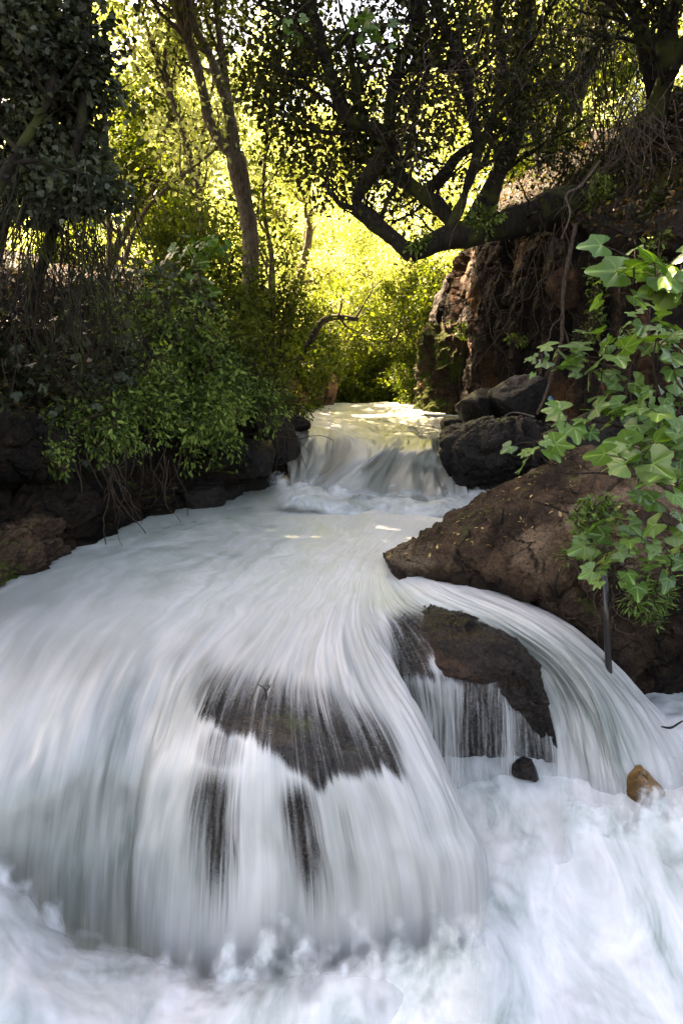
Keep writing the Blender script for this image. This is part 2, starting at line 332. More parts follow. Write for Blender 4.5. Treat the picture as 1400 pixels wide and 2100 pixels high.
# ------------------------------------------------------------------ the river sheet
# streamlines: (px, py, z) from the foot of the upper cascade down to the lower pool
S = [
 [(470,985,0),(360,1030,0),(240,1080,0),(40,1130,0),(-150,1210,0),(-350,1320,-.05),(-500,1500,-.2),(-600,1700,-.5),(-620,1950,-.9),(-620,2150,-1.25)],
 [(560,985,0),(480,1040,0),(380,1090,0),(200,1160,0),(60,1260,0),(-60,1400,-.05),(-150,1580,-.25),(-200,1750,-.52),(-220,1950,-.9),(-230,2150,-1.3)],
 [(640,985,0),(590,1050,0),(490,1115,0),(350,1200,.01),(240,1300,0),(170,1420,-.04),(120,1570,-.22),(95,1730,-.55),(85,1910,-.98),(80,2120,-1.4)],
 [(690,985,0),(650,1055,0),(570,1125,.0),(460,1215,.01),(370,1310,.0),(312,1410,-.06),(266,1560,-.27),(244,1720,-.61),(236,1900,-1.03),(230,2110,-1.4)],
 [(740,985,0),(705,1060,0),(640,1130,.0),(550,1220,.01),(470,1315,.02),(408,1405,.01),(355,1540,-.13),(318,1700,-.46),(300,1880,-.88),(295,2090,-1.4)],
 [(780,985,0),(750,1065,0),(690,1135,.0),(620,1225,.015),(555,1320,.045),(510,1410,.05),(478,1540,-.05),(462,1700,-.36),(455,1880,-.77),(452,2090,-1.4)],
 [(815,985,0),(785,1070,0),(725,1140,.0),(670,1228,.02),(628,1320,.055),(612,1410,.06),(622,1540,-.03),(648,1700,-.32),(668,1880,-.73),(675,2080,-1.4)],
 [(845,985,0),(810,1072,0),(745,1142,.0),(705,1230,.02),(688,1315,.05),(702,1405,.045),(755,1540,-.05),(815,1700,-.32),(850,1880,-.71),(850,2070,-1.4)],
 [(870,985,0),(828,1074,0),(757,1144,.0),(730,1232,.015),(732,1305,.03),(768,1390,.01),(848,1530,-.10),(920,1690,-.33),(955,1850,-.66),(935,2040,-1.4)],
 [(885,985,0),(840,1074,0),(765,1145,.0),(745,1233,.01),(762,1300,.005),(810,1380,-.04),(890,1520,-.18),(965,1680,-.40),(1000,1815,-.68),(965,1990,-1.4)],
 [(895,985,0),(846,1074,0),(768,1146,.0),(752,1234,.005),(772,1298,-.03),(812,1378,-.14),(880,1520,-.42),(940,1680,-.78),(965,1800,-1.1),(940,1950,-1.5)],
 [(905,985,0),(852,1074,0),(772,1146,.0),(762,1234,.005),(780,1290,-.03),(800,1352,-.12),(812,1430,-.34),(822,1540,-.66),(830,1640,-.95),(835,1740,-1.3)],
 [(915,985,0),(858,1073,0),(778,1147,.0),(780,1232,.0),(815,1290,-.025),(850,1365,-.13),(865,1440,-.32),(872,1540,-.62),(875,1640,-.92),(877,1740,-1.3)],
 [(925,985,0),(864,1073,0),(786,1148,.0),(800,1230,.0),(860,1288,-.03),(925,1370,-.15),(938,1440,-.32),(942,1530,-.59),(943,1620,-.86),(944,1740,-1.3)],
 [(935,985,0),(870,1072,0),(794,1149,.0),(820,1225,.0),(910,1288,-.05),(1005,1375,-.19),(1014,1440,-.36),(1016,1520,-.58),(1017,1610,-.84),(1017,1740,-1.3)],
 [(945,985,0),(877,1070,0),(802,1150,.0),(838,1222,-.01),(960,1300,-.13),(1060,1385,-.28),(1085,1450,-.42),(1095,1520,-.60),(1100,1600,-.82),(1100,1740,-1.3)],
 [(955,985,0),(884,1066,0),(810,1151,.0),(855,1218,.0),(985,1283,-.075),(1095,1370,-.26),(1140,1440,-.42),(1160,1520,-.60),(1170,1610,-.84),(1175,1740,-1.3)],
 [(965,985,0),(892,1062,0),(820,1152,.0),(875,1212,.01),(1015,1277,-.05),(1130,1355,-.20),(1190,1440,-.38),(1220,1540,-.60),(1235,1630,-.84),(1240,1760,-1.3)],
 [(975,985,0),(900,1058,0),(832,1153,.0),(900,1205,.02),(1045,1270,-.02),(1155,1345,-.15),(1225,1440,-.34),(1265,1560,-.62),(1285,1650,-.86),(1290,1780,-1.3)],
 [(990,985,0),(915,1050,0),(850,1152,.0),(935,1200,.02),(1080,1265,-.01),(1180,1335,-.14),(1255,1420,-.34),(1310,1530,-.60),(1345,1640,-.84),(1360,1780,-1.3)],
 [(1010,985,0),(935,1045,0),(880,1150,.0),(980,1195,.0),(1120,1255,-.04),(1230,1330,-.18),(1320,1420,-.42),(1400,1520,-.62),(1440,1640,-.86),(1450,1780,-1.3)],
]
FOAM = [  # base foam amount per streamline and stage (same layout); left falls cut for thin water and painted shade
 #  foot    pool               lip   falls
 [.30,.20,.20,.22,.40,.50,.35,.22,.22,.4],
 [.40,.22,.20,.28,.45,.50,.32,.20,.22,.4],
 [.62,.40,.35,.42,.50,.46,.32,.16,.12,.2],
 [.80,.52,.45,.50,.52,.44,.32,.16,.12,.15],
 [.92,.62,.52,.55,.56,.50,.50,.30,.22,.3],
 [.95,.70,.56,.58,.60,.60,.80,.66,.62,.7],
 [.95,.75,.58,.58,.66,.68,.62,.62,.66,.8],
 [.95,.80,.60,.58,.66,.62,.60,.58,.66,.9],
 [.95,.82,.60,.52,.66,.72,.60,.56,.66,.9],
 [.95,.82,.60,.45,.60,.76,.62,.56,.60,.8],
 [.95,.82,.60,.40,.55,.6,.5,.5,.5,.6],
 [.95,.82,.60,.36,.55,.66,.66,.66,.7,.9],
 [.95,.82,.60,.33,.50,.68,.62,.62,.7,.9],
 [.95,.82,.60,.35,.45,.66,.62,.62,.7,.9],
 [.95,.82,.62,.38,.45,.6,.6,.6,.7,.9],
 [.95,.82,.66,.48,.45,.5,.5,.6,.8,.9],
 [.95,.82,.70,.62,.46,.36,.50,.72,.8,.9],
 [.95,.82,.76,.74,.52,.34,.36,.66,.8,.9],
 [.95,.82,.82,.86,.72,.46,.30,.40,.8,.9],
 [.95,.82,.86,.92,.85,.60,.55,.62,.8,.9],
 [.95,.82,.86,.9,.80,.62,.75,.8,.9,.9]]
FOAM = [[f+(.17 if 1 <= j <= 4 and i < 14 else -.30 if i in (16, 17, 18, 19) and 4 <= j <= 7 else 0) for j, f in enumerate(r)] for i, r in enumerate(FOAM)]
for s_ in S[:10]: s_[-1] = (s_[-1][0], s_[-1][1]+170, s_[-1][2]-.35)
ctrl = np.array([[PZ(*q) for q in s] for s in S]); NU, NV = 620, 520
G = patch(ctrl, NU, NV)
Wu, _ = crmat(len(S), NU); Wv, _ = crmat(10, NV)
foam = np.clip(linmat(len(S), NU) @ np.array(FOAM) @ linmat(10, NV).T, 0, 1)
U = np.linspace(0, len(S)-1, NU)[:, None]*np.ones((1, NV)); Vv = np.linspace(0, 9, NV)[None, :]*np.ones((NU, 1))
N = gridnormals(G)
if N[300, 100, 2] < 0: N = -N
fall = sstep(2.2, 4.6, Vv)
fq = np.stack([U.ravel()*2.2, Vv.ravel()*.9, 0*U.ravel()], 1)
d1 = fbm(fq, 3, 5).reshape(U.shape); d2 = fbm(np.stack([U.ravel()*9, Vv.ravel()*.8, 0*U.ravel()], 1), 2, 9).reshape(U.shape)
wp = G.reshape(-1, 3)*np.array([2.3, 1.5, 1]); d3 = fbm(wp, 4, 21).reshape(U.shape)
disp = fall*(d1*.016+d2*.005) + (1-fall)*d3*.013
turb = sstep(1.0, .1, Vv)*sstep(2, 5, U)                 # churn below the upper cascade
disp += turb*.10*fbm(G.reshape(-1, 3)*np.array([3.5, 5, 3]), 4, 33).reshape(U.shape)
G0 = G.copy(); G = G + N*disp[..., None]
px, py = proj(G0.reshape(-1, 3)); px = px.reshape(U.shape); py = py.reshape(U.shape)
def blob(cx, cy, rx, ry, rot=0, soft=.5):
    c, s = math.cos(rot), math.sin(rot); dx, dy = px-cx, py-cy
    d = np.sqrt(((dx*c+dy*s)/rx)**2+((-dx*s+dy*c)/ry)**2); return 1-sstep(1-soft, 1+soft, d)
rag = 14*fbm(np.stack([U.ravel()*7, Vv.ravel()*.6, 0*U.ravel()], 1), 3, 51).reshape(U.shape)
def band(x0, y0, x1, y1, w):              # soft elongated dark leg
    L = math.hypot(x1-x0, y1-y0); t = ((px-x0)*(x1-x0)+(py-y0)*(y1-y0))/L/L; d = np.abs((px-x0)*(y1-y0)-(py-y0)*(x1-x0))/L
    return (1-sstep(.0, 1.0, d/w))*sstep(-.05, .2, t)*(1-sstep(.4, 1.1, t))
on1 = (U < 10.2)
# exposed crown of the near boulder: top line and ragged lower line in the photograph
top1 = np.interp(px, [380, 430, 520, 600, 700, 790, 850], [1400, 1372, 1372, 1385, 1415, 1470, 1540])
bot1 = np.interp(px, [380, 410, 470, 540, 600, 650, 700, 760, 830, 860], [1440, 1490, 1515, 1535, 1585, 1625, 1605, 1590, 1595, 1580]) + rag*1.0
crown = (.55*sstep(-40, 30, py-top1)+.45*sstep(0, 110, py-top1))*(1-sstep(-26, 18, py-bot1))*sstep(365, 430, px)*(1-sstep(800, 860, px))*on1
thin = .95*crown
thin = np.maximum(thin, .85*band(432, 1545, 450, 1960, 85)*on1)
thin = np.maximum(thin, .92*band(600, 1580, 668, 1940, 66)*on1)
thin = np.maximum(thin, .45*band(475, 1590, 480, 1760, 18)*on1)
thin = np.maximum(thin, .35*band(700, 1620, 740, 1950, 30)*on1)
thin = np.maximum(thin, .55*blob(450, 1540, 50, 45)*on1)
on2 = (U >= 10.05) & (U < 15.9)
thin = np.maximum(thin, np.where(on2, .95*sstep(765, 835, px)*sstep(1225, 1285, py), 0))
lip2 = np.interp(px, [760, 820, 880, 930, 1000, 1060], [1375, 1385, 1388, 1392, 1400, 1392])+rag*.5
thin = np.where(on2, thin*(1-(1-np.interp(px, [760, 900, 935, 955, 1020, 1040, 1100], [.45, .45, .5, .88, .85, .55, .9]))*sstep(-12, 14, py-lip2)), thin)
thin = np.where(on2, thin*(1-.75*blob(905, 1360, 26, 26)), thin)
thin = np.where(U > 15.2, thin*(1-sstep(15.2, 16.0, U)), thin)
fade = sstep(.97, 1.0, Vv/9)
fade = np.maximum(fade, 0.55*sstep(19.2, 20, U)*sstep(5.5, 7, Vv))
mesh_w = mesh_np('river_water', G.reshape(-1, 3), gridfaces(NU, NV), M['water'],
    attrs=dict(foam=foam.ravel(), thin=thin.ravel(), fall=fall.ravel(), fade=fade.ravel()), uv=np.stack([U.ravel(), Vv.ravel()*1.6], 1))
tag(mesh_w, kind='structure')

# near boulder under the veil: follows the sheet a few centimetres below
def under_rock(name, u0, u1, v0, v1, depth, amp, seed, mat, label, cat):
    a, b = int(u0/20*NU), int(u1/20*NU); c, d = int(v0/9*NV), int(v1/9*NV)
    g = G0[a:b, c:d].copy(); n = N[a:b, c:d]; q = g.reshape(-1, 3)
    h = amp*fbm(q*3.2, 5, seed) + amp*.8*(cells(q*np.array([3.5, 3.5, 2.2]), seed)[0]-.5)
    uu = np.linspace(-1, 1, b-a)[:, None]; vv = np.linspace(-1, 1, d-c)[None, :]
    rim = sstep(.75, 1, np.abs(uu))*np.ones_like(vv) + np.ones_like(uu)*sstep(.8, 1, np.abs(vv))
    g = g - n*(depth + np.maximum(h.reshape(b-a, d-c), -depth*.7)[..., None]*1 + .10*rim[..., None])
    V, Fc = closed_patch(g[::2, ::2], (0, .35, -.5))
    return tag(mesh_np(name, V, Fc, mat), label, cat)
under_rock('boulder', 3.9, 9.3, 4.0, 7.9, .05, .035, 61, M['rubyrock'], 'rounded dark boulder showing through the veil of the nearest fall', 'boulder')

# ------------------------------------------------------------------ upper pool and cascade
E = []
cols = [(600,560,575,585,590,590,590,590),(650,615,612,610,625,620,612,610),(700,665,660,665,685,668,632,625),(740,715,715,725,742,702,646,640),
        (780,765,765,775,772,738,692,685),(820,810,815,830,828,800,772,768),(860,850,860,880,878,868,860,860),(900,895,900,905,912,914,925,930),(950,935,938,940,940,945,962,975)]
pys = [(826,834,846,866,884,928,985,1015),(826,834,846,864,880,928,990,1020),(826,834,846,866,890,940,998,1025),(826,834,848,880,922,964,1008,1035),
       (826,834,850,888,925,970,1016,1040),(826,834,850,884,908,958,1022,1045),(826,834,850,884,912,960,1028,1050),(826,834,850,880,920,966,1028,1050),(826,834,850,876,900,958,1026,1050)]
zz = [(.8,.8,.79,.78,.74,.45,.06,-.15)]*9
zz[2] = (.8,.8,.79,.77,.68,.38,.04,-.15); zz[3] = (.8,.79,.78,.73,.58,.33,.03,-.15); zz[4] = (.8,.79,.77,.69,.58,.32,.03,-.15)
zz[5] = (.8,.80,.78,.71,.65,.37,.03,-.15); zz[6] = (.8,.80,.78,.71,.64,.36,.03,-.15); zz[7] = (.8,.79,.78,.72,.60,.33,.03,-.15); zz[8] = (.8,.79,.78,.73,.66,.36,.03,-.15)
ectrl = np.array([[PZ(cols[i][j], pys[i][j], zz[i][j]) for j in range(8)] for i in range(9)])
EU, EV = 260, 360; EG = patch(ectrl, EU, EV)
eu = np.linspace(0, 8, EU)[:, None]*np.ones((1, EV)); ev = np.linspace(0, 7, EV)[None, :]*np.ones((EU, 1))
en = gridnormals(EG); en = en if en[100, 50, 2] > 0 else -en
ef = sstep(2.9, 4.2, ev)
ed = (1-ef)*.075*fbm(EG.reshape(-1, 3)*np.array([1.6, 1.1, 1]), 4, 71).reshape(eu.shape)*sstep(30, 10, EG[..., 1]) + ef*.05*fbm(np.stack([eu.ravel()*1.8, ev.ravel()*.8, 0*eu.ravel()], 1), 3, 72).reshape(eu.shape)
EG = EG+en*ed[..., None]
EF = np.array([[.5,.4,.4,.6,.5,.3,.7,.95],[.5,.4,.45,.55,.55,.22,.7,.95],[.5,.45,.4,.7,.6,.35,.8,.95],[.5,.4,.35,.55,.85,.85,.9,.95],[.55,.4,.3,.35,.6,.55,.85,.95],[.5,.35,.25,.25,.2,.2,.6,.95],[.5,.35,.3,.2,.12,.12,.55,.95],[.5,.4,.5,.3,.2,.3,.6,.95],[.5,.4,.6,.5,.6,.7,.8,.95]])
ef2 = linmat(9, EU) @ EF @ linmat(8, EV).T
efade = sstep(5.75, 6.5, ev+.35*fbm(EG.reshape(-1, 3)*np.array([4, 4, 2]), 3, 77).reshape(eu.shape))
tag(mesh_np('upper_water', EG.reshape(-1, 3), gridfaces(EU, EV), M['cascade'], attrs=dict(foam=ef2.ravel(), thin=0*eu.ravel(), fall=ef.ravel(), fade=efade.ravel()),
    uv=np.stack([eu.ravel()*1.2, ev.ravel()*1.5], 1)), kind='structure')

# ------------------------------------------------------------------ lower pool of foam
dpx = [-500, -150, 0, 140, 300, 450, 700, 950, 1150, 1350, 1600, 1900]
dpy = [1425, 1500, 1600, 1720, 1850, 1980, 2120, 2350]
DZ = np.array([
 [-.75,-.80,-.85,-.55,-.45,-.50,-.60,-.9],
 [-.75,-.80,-.9,-.60,-.46,-.50,-.60,-.9],
 [-.75,-.80,-.9,-.80,-.53,-.54,-.62,-.9],
 [-.75,-.80,-.9,-1.1,-1.00,-.80,-.74,-.95],
 [-.75,-.80,-.9,-1.1,-1.20,-.98,-.86,-1.0],
 [-.75,-.80,-.9,-1.1,-1.15,-.95,-.92,-1.1],
 [-.72,-.78,-.88,-1.0,-.98,-.86,-.95,-1.2],
 [-.70,-.74,-.84,-.94,-.90,-.82,-1.02,-1.25],
 [-.66,-.70,-.80,-.92,-1.05,-1.16,-1.2,-1.3],
 [-.64,-.66,-.78,-.92,-1.06,-1.2,-1.3,-1.35],
 [-.62,-.62,-.74,-.92,-1.06,-1.2,-1.3,-1.35],
 [-.62,-.62,-.74,-.92,-1.06,-1.2,-1.3,-1.35]])
dctrl = np.array([[PZ(x, y, DZ[i, j]) for j, y in enumerate(dpy)] for i, x in enumerate(dpx)])
DU, DV = 420, 360; DG = patch(dctrl, DU, DV); dn = gridnormals(DG); dn = dn if dn[200, 100, 2] > 0 else -dn
dpx_, dpy_ = proj(DG.reshape(-1, 3)); q = DG.reshape(-1, 3)
yv = np.interp(dpx_, [-220, 85, 236, 300, 455, 668, 850, 965], [2.55, 2.69, 2.77, 2.70, 2.56, 2.50, 2.45, 2.44]); sil = np.interp(dpy_, [1380, 1520, 1680, 1815, 1900, 1990], [810, 890, 965, 1000, 985, 965])
dfade = (1-sstep(.01, .30, yv-q[:, 1]+.10*fbm(q*np.array([7, 7, 2]), 4, 97)))*(1-sstep(-45, -5, dpx_-sil))   # foam dissolves into the foot of the fall
dd = .032*fbm(q*2.2, 4, 91) + .006*(1-np.abs(fbm(q*6, 3, 95)))
DG = DG + dn*dd.reshape(DU, DV)[..., None]
tag(mesh_np('foam_pool', DG.reshape(-1, 3), gridfaces(DU, DV), M['foam'], attrs=dict(fade=dfade)), kind='structure')

# soft spray piled against the foot of the falls
def spray(name, pxs, bls, Ys, prof, seed, amp, sidefade, soft, nu=300, nv=90):
    X = np.linspace(pxs[0], pxs[-1], nu); bl_ = np.interp(X, pxs, bls); Y_ = np.interp(X, pxs, Ys); t = np.linspace(0, 1, nv)
    dp = np.interp(t, [q[0] for q in prof], [q[1] for q in prof]); dY = np.interp(t, [q[0] for q in prof], [q[2] for q in prof])
    g = np.array([[P(x, b+d, y-e) for d, e in zip(dp, dY)] for x, b, y in zip(X, bl_, Y_)])
    n = gridnormals(g); n = n if n[nu//2, nv//2, 1] < 0 else -n; q = g.reshape(-1, 3)
    h = amp*fbm(q*(.12/amp), 4, seed); g = g+n*h.reshape(nu, nv)[..., None]
    d_ = np.tile(dp, nu); x_ = np.repeat(X, nv); nz = fbm(q*np.array([1, 1, .6])*(.28/amp), 5, seed+3)
    f = 1-sstep(0, soft, d_-dp[0]+soft*.45*nz-soft*.1)
    f = np.maximum(f, 1-sstep(sidefade[0], sidefade[1], x_)*(1-sstep(sidefade[2], sidefade[3], x_)))
    f = np.maximum(f, np.tile(sstep(.8, 1, t), nu))
    return tag(mesh_np(name, g.reshape(-1, 3), gridfaces(nu, nv), M['foam'], attrs=dict(fade=f)), kind='structure')
spray('foam_spray', [-220, 0, 85, 160, 236, 300, 370, 455, 560, 668, 850, 965, 1060], [1660, 1770, 1845, 1915, 1965, 1985, 1985, 1950, 1915, 1890, 1880, 1850, 1800],
      [2.45, 2.58, 2.62, 2.70, 2.72, 2.60, 2.55, 2.50, 2.48, 2.46, 2.42, 2.38, 2.36], [(0, -40, .03), (.25, 40, .07), (.6, 150, .16), (1, 330, .34)], 611, .022, (-240, -230, 900, 1050), 190)
spray('foam_spray', [1120, 1200, 1290, 1400, 1520], [1580, 1622, 1632, 1585, 1550], [3.42, 3.40, 3.38, 3.40, 3.42], [(0, -40, 0), (.3, 20, .05), (.6, 90, .12), (1, 200, .30)], 631, .02, (1125, 1190, 1500, 1520), 110)
spray('foam_splash', [540, 600, 700, 800, 900, 1000, 1040], [985, 985, 1000, 1012, 1010, 1005, 1005], [9.0, 8.75, 8.6, 8.5, 8.45, 8.5, 8.5],
      [(0, -14, .0), (.3, 8, .22), (.6, 30, .70), (1, 66, 1.12)], 621, .045, (545, 600, 975, 1035), 30)

# ------------------------------------------------------------------ rocks
def ctrl_rock(name, rows, nu, nv, mat, label, cat='boulder', back=(0, .6, -.3), mode='Z', amp=.05, blocky=.0, b2=.35, bs=(2, 2, 1.4), fs=2.2, seed=1, group=None, kind=None, wet=None):
    c = np.array([[(PZ if mode == 'Z' else P)(*q) for q in r] for r in rows]); g = patch(c, nu, nv); n = gridnormals(g)
    mid = n[nu//2, nv//2]; ctr = g[nu//2, nv//2]
    if np.dot(mid, np.array([0, 0, CAMZ])-ctr) < 0: n = -n
    q = g.reshape(-1, 3); h = amp*fbm(q*fs, 6, seed, .52)
    h += amp*.28*fbm(q*fs*4.5, 4, seed+40, .6)
    if blocky:
        w = q + .12*fbm(q*2.5, 3, seed+5)[:, None]
        cv, cd = cells(w*np.array(bs), seed+3); h += blocky*(cv-.5) - blocky*.5*(1-sstep(0, .12, cd))
        cv, cd = cells(w*np.array(bs)*2.7+5, seed+4); h += blocky*b2*(cv-.5) - blocky*b2*.5*(1-sstep(0, .12, cd))
    g = g + n*h.reshape(nu, nv)[..., None]
    if back is None: V, Fc = g.reshape(-1, 3), gridfaces(nu, nv)
    else: V, Fc = closed_patch(g, back)
    at = None
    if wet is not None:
        wq = (np.linspace(0, 1, nu)[:, None]+.05*fbm(q*3, 3, 5).reshape(nu, nv)); wa = sstep(wet[0], wet[1], wq).ravel(); at = dict(wet=np.concatenate([wa]*(len(V)//len(wa))))  # darkening mask: none on the upper rows, full on the lower rows
    o = mesh_np(name, V, Fc, mat, attrs=at)
    if kind: tag(o, kind=kind)
    else: tag(o, label, cat, group)
    return o, g
def boulder(center, rad, seed, mat, label, name='boulder', rot=0, cuts=9, amp=.07, cat='boulder', group=None, sub=5):
    rs = np.random.RandomState(seed); bm = bmesh.new(); bmesh.ops.create_icosphere(bm, subdivisions=sub, radius=1)
    V = np.array([v.co[:] for v in bm.verts]); Fc = np.array([[v.index for v in f.verts] for f in bm.faces]); bm.free()
    for _ in range(cuts):
        n = rs.normal(size=3); n /= np.linalg.norm(n); d = rs.uniform(.55, .88); s = V@n; over = np.maximum(s-d, 0); V = V - n*over[:, None]*.92
    V = V*np.array(rad); c, s = math.cos(rot), math.sin(rot); V = V@np.array([[c, s, 0], [-s, c, 0], [0, 0, 1]])
    r = min(rad); q = V/r; nn = V/np.maximum(np.linalg.norm(V, axis=1, keepdims=True), 1e-6)
    h = amp*r*fbm(q*1.6+seed, 6, seed) - amp*r*.6*(1-sstep(0, .1, cells(q*1.3+seed, seed)[1]))
    V = V+nn*h[:, None]
    o = mesh_np(name, V, Fc, mat); o.location = center; return tag(o, label, cat, group)

# boulder under the thin curtain
ctrl_rock('boulder', [
 [(730,1240,-.06),(820,1240,-.05),(900,1240,-.04),(985,1262,-.08),(1065,1302,-.17),(1110,1340,-.28)],
 [(745,1290,-.09),(820,1272,-.055),(890,1266,-.01),(970,1284,-.015),(1050,1318,-.09),(1108,1368,-.25)],
 [(755,1332,-.15),(830,1325,-.115),(890,1322,-.07),(970,1340,-.07),(1052,1352,-.11),(1115,1405,-.30)],
 [(775,1375,-.20),(840,1378,-.17),(900,1376,-.155),(970,1382,-.15),(1056,1374,-.15),(1122,1440,-.36)],
 [(785,1395,-.28),(845,1402,-.255),(900,1400,-.245),(970,1404,-.245),(1062,1400,-.24),(1128,1462,-.42)],
 [(790,1450,-.45),(850,1450,-.42),(900,1450,-.42),(970,1450,-.42),(1066,1450,-.40),(1136,1500,-.53)],
 [(790,1580,-.9),(850,1580,-.88),(900,1575,-.86),(970,1570,-.84),(1066,1565,-.80),(1148,1565,-.74)]],
 220, 260, M['rubyrock'], 'wet brown boulder with thin threads of water curtaining off its front edge', amp=.018, blocky=.022, bs=(4, 4, 3), fs=5, seed=11, back=(0, .35, -.25))
# big brown boulder on the right
BIG0 = [
 [(785,1135,5.7),(820,1115,5.7),(880,1070,5.9),(960,1040,6.1),(1040,1000,6.2),(1120,962,6.2),(1210,935,6.1),(1310,930,6.0),(1420,935,5.9),(1600,930,5.8)],
 [(795,1148,5.4),(815,1133,5.45),(880,1090,5.5),(960,1046,5.6),(1040,1000,5.65),(1120,958,5.65),(1210,928,5.55),(1310,924,5.45),(1420,930,5.3),(1600,920,5.2)],
 [(796,1152,5.25),(822,1143,5.25),(890,1110,5.2),(970,1080,5.15),(1050,1045,5.1),(1130,1010,5.05),(1220,985,4.9),(1310,985,4.75),(1420,990,4.6),(1600,990,4.4)],
 [(799,1156,5.2),(832,1152,5.15),(905,1140,5.0),(990,1130,4.85),(1075,1115,4.65),(1155,1090,4.5),(1230,1080,4.35),(1310,1080,4.25),(1420,1080,4.15),(1600,1080,4.0)],
 [(803,1162,5.15),(842,1162,5.1),(920,1165,4.9),(1010,1175,4.65),(1095,1195,4.4),(1170,1190,4.25),(1240,1180,4.15),(1310,1180,4.1),(1420,1180,4.05),(1600,1180,3.95)],
 [(810,1185,5.1),(850,1182,5.12),(935,1200,4.95),(1030,1225,4.7),(1110,1260,4.45),(1180,1290,4.25),(1250,1300,4.15),(1320,1290,4.15),(1420,1290,4.1),(1600,1290,4.0)],
 [(820,1205,5.1),(870,1215,5.15),(960,1240,4.95),(1060,1290,4.6),(1140,1345,4.35),(1200,1400,4.25),(1260,1430,4.3),(1330,1430,4.4),(1420,1440,4.4),(1600,1450,4.3)],
 [(830,1300,5.0),(900,1330,4.9),(990,1360,4.7),(1080,1420,4.4),(1150,1470,4.3),(1220,1510,4.3),(1270,1530,4.35),(1330,1540,4.4),(1420,1560,4.4),(1600,1600,4.3)]]
BIG = [r+[(2050, r[-1][1]+20, r[-1][2]-.5)] for r in BIG0]
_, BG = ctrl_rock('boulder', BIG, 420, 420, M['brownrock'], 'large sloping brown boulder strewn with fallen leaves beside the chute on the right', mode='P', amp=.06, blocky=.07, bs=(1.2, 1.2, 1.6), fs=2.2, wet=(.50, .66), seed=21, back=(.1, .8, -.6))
# dark boulders at the foot of the cliff
ctrl_rock('boulder', [
 [(900,890,9.6),(940,868,9.4),(1000,850,9.2),(1070,848,9.1),(1140,865,9.0),(1200,900,8.8)],
 [(905,905,8.9),(945,885,8.6),(1000,862,8.5),(1070,858,8.4),(1135,872,8.3),(1190,905,8.2)],
 [(910,935,8.7),(945,925,8.4),(1000,905,8.15),(1060,900,8.0),(1115,905,7.9),(1180,930,7.9)],
 [(915,965,8.7),(945,970,8.45),(1000,965,8.2),(1055,960,8.0),(1110,960,7.9),(1180,975,7.9)],
 [(925,990,8.8),(955,1002,8.6),(1005,1008,8.4),(1060,1005,8.3),(1120,1000,8.2),(1190,1010,8.2)],
 [(940,1030,8.9),(970,1035,8.8),(1010,1040,8.7),(1060,1040,8.7),(1120,1040,8.7),(1190,1050,8.7)]],
 180, 220, M['wetrock'], 'rounded black boulder splashed by the right side of the upper cascade', mode='P', amp=.07, blocky=.09, bs=(1.3, 1.3, 1.1), fs=1.8, seed=31, back=(.2, .9, -.2))
boulder(P(985, 838, 10.3), (.50, .75, .34), 41, M['wetrock'], 'flat-topped dark rock behind the black boulder at the cliff foot', cuts=10)
boulder(P(1085, 812, 9.6), (.52, .6, .40), 43, M['wetrock'], 'leaning slab of dark rock beside the dead stick at the cliff foot', cuts=10, rot=.4)
boulder(P(1205, 900, 7.2), (.55, .6, .36), 44, M['wetrock'], 'dark rock half hidden behind the fig branches above the brown boulder', cuts=9)
boulder(P(925, 875, 9.9), (.16, .4, .15), 45, M['wetrock'], 'small wet rock at the right lip of the upper cascade', cuts=8)
boulder(PZ(1078, 1568, -.72)+np.array([0, 0, -.03]), (.085, .1, .075), 47, M['rubyrock'], 'small black stone poking out of the foam below the curtain', name='stone', cat='stone', sub=4)
boulder(PZ(1322, 1580, -.66)+np.array([0, 0, -.10]), (.10, .12, .11), 48, M['streamstone'], 'ochre stone glowing through the spray right of the chute', name='stone', cat='stone', sub=4, cuts=5)
# left bank ledges
def ledge(rows, seed, label, mat='bankrock', **kw):
    a = dict(mode='P', wet=(.55, .9), amp=.07, blocky=.13, bs=(1.3, 1.3, 3.0), fs=2.2, seed=seed, back=(-.3, .8, -.1)); a.update(kw)
    return ctrl_rock('rock_ledge', rows, 170, 200, M[mat], label, 'rock ledge', **a)
ledge([[(-260,850,4.9),(-100,845,5.4),(0,848,5.9),(60,850,6.2),(75,858,6.3)],[(-260,870,4.4),(-100,860,4.9),(0,856,5.4),(50,858,5.75),(72,875,6.0)],
       [(-260,930,4.3),(-100,920,4.8),(0,915,5.25),(50,915,5.6),(72,920,5.9)],[(-260,975,4.3),(-100,970,4.8),(0,965,5.3),(50,962,5.65),(78,965,5.95)],[(-260,1000,4.7),(-100,1000,5.3),(0,998,5.8),(50,995,6.1),(80,990,6.3)]],
      101, 'block of brown rock jutting out high on the left bank', blocky=.08)
ledge([[(-260,1010,5.2),(-100,985,5.8),(60,975,6.6),(200,965,7.3),(330,950,8.1),(420,935,8.8),(500,925,9.4)],[(-260,1050,4.6),(-100,1020,5.2),(60,1005,5.9),(200,985,6.7),(330,965,7.7),(420,950,8.5),(500,940,9.2)],
       [(-260,1130,4.3),(-100,1090,4.85),(50,1065,5.5),(200,1030,6.4),(330,1000,7.5),(420,975,8.3),(500,960,9.0)],[(-260,1250,4.1),(-100,1210,4.6),(50,1160,5.4),(200,1105,6.4),(330,1060,7.5),(420,1030,8.3),(500,1000,9.0)],
       [(-260,1360,4.0),(-100,1270,4.6),(50,1210,5.4),(200,1150,6.4),(340,1100,7.5),(420,1060,8.4),(500,1030,9.1)]],
      103, 'long layered rock ledge along the left waterline')
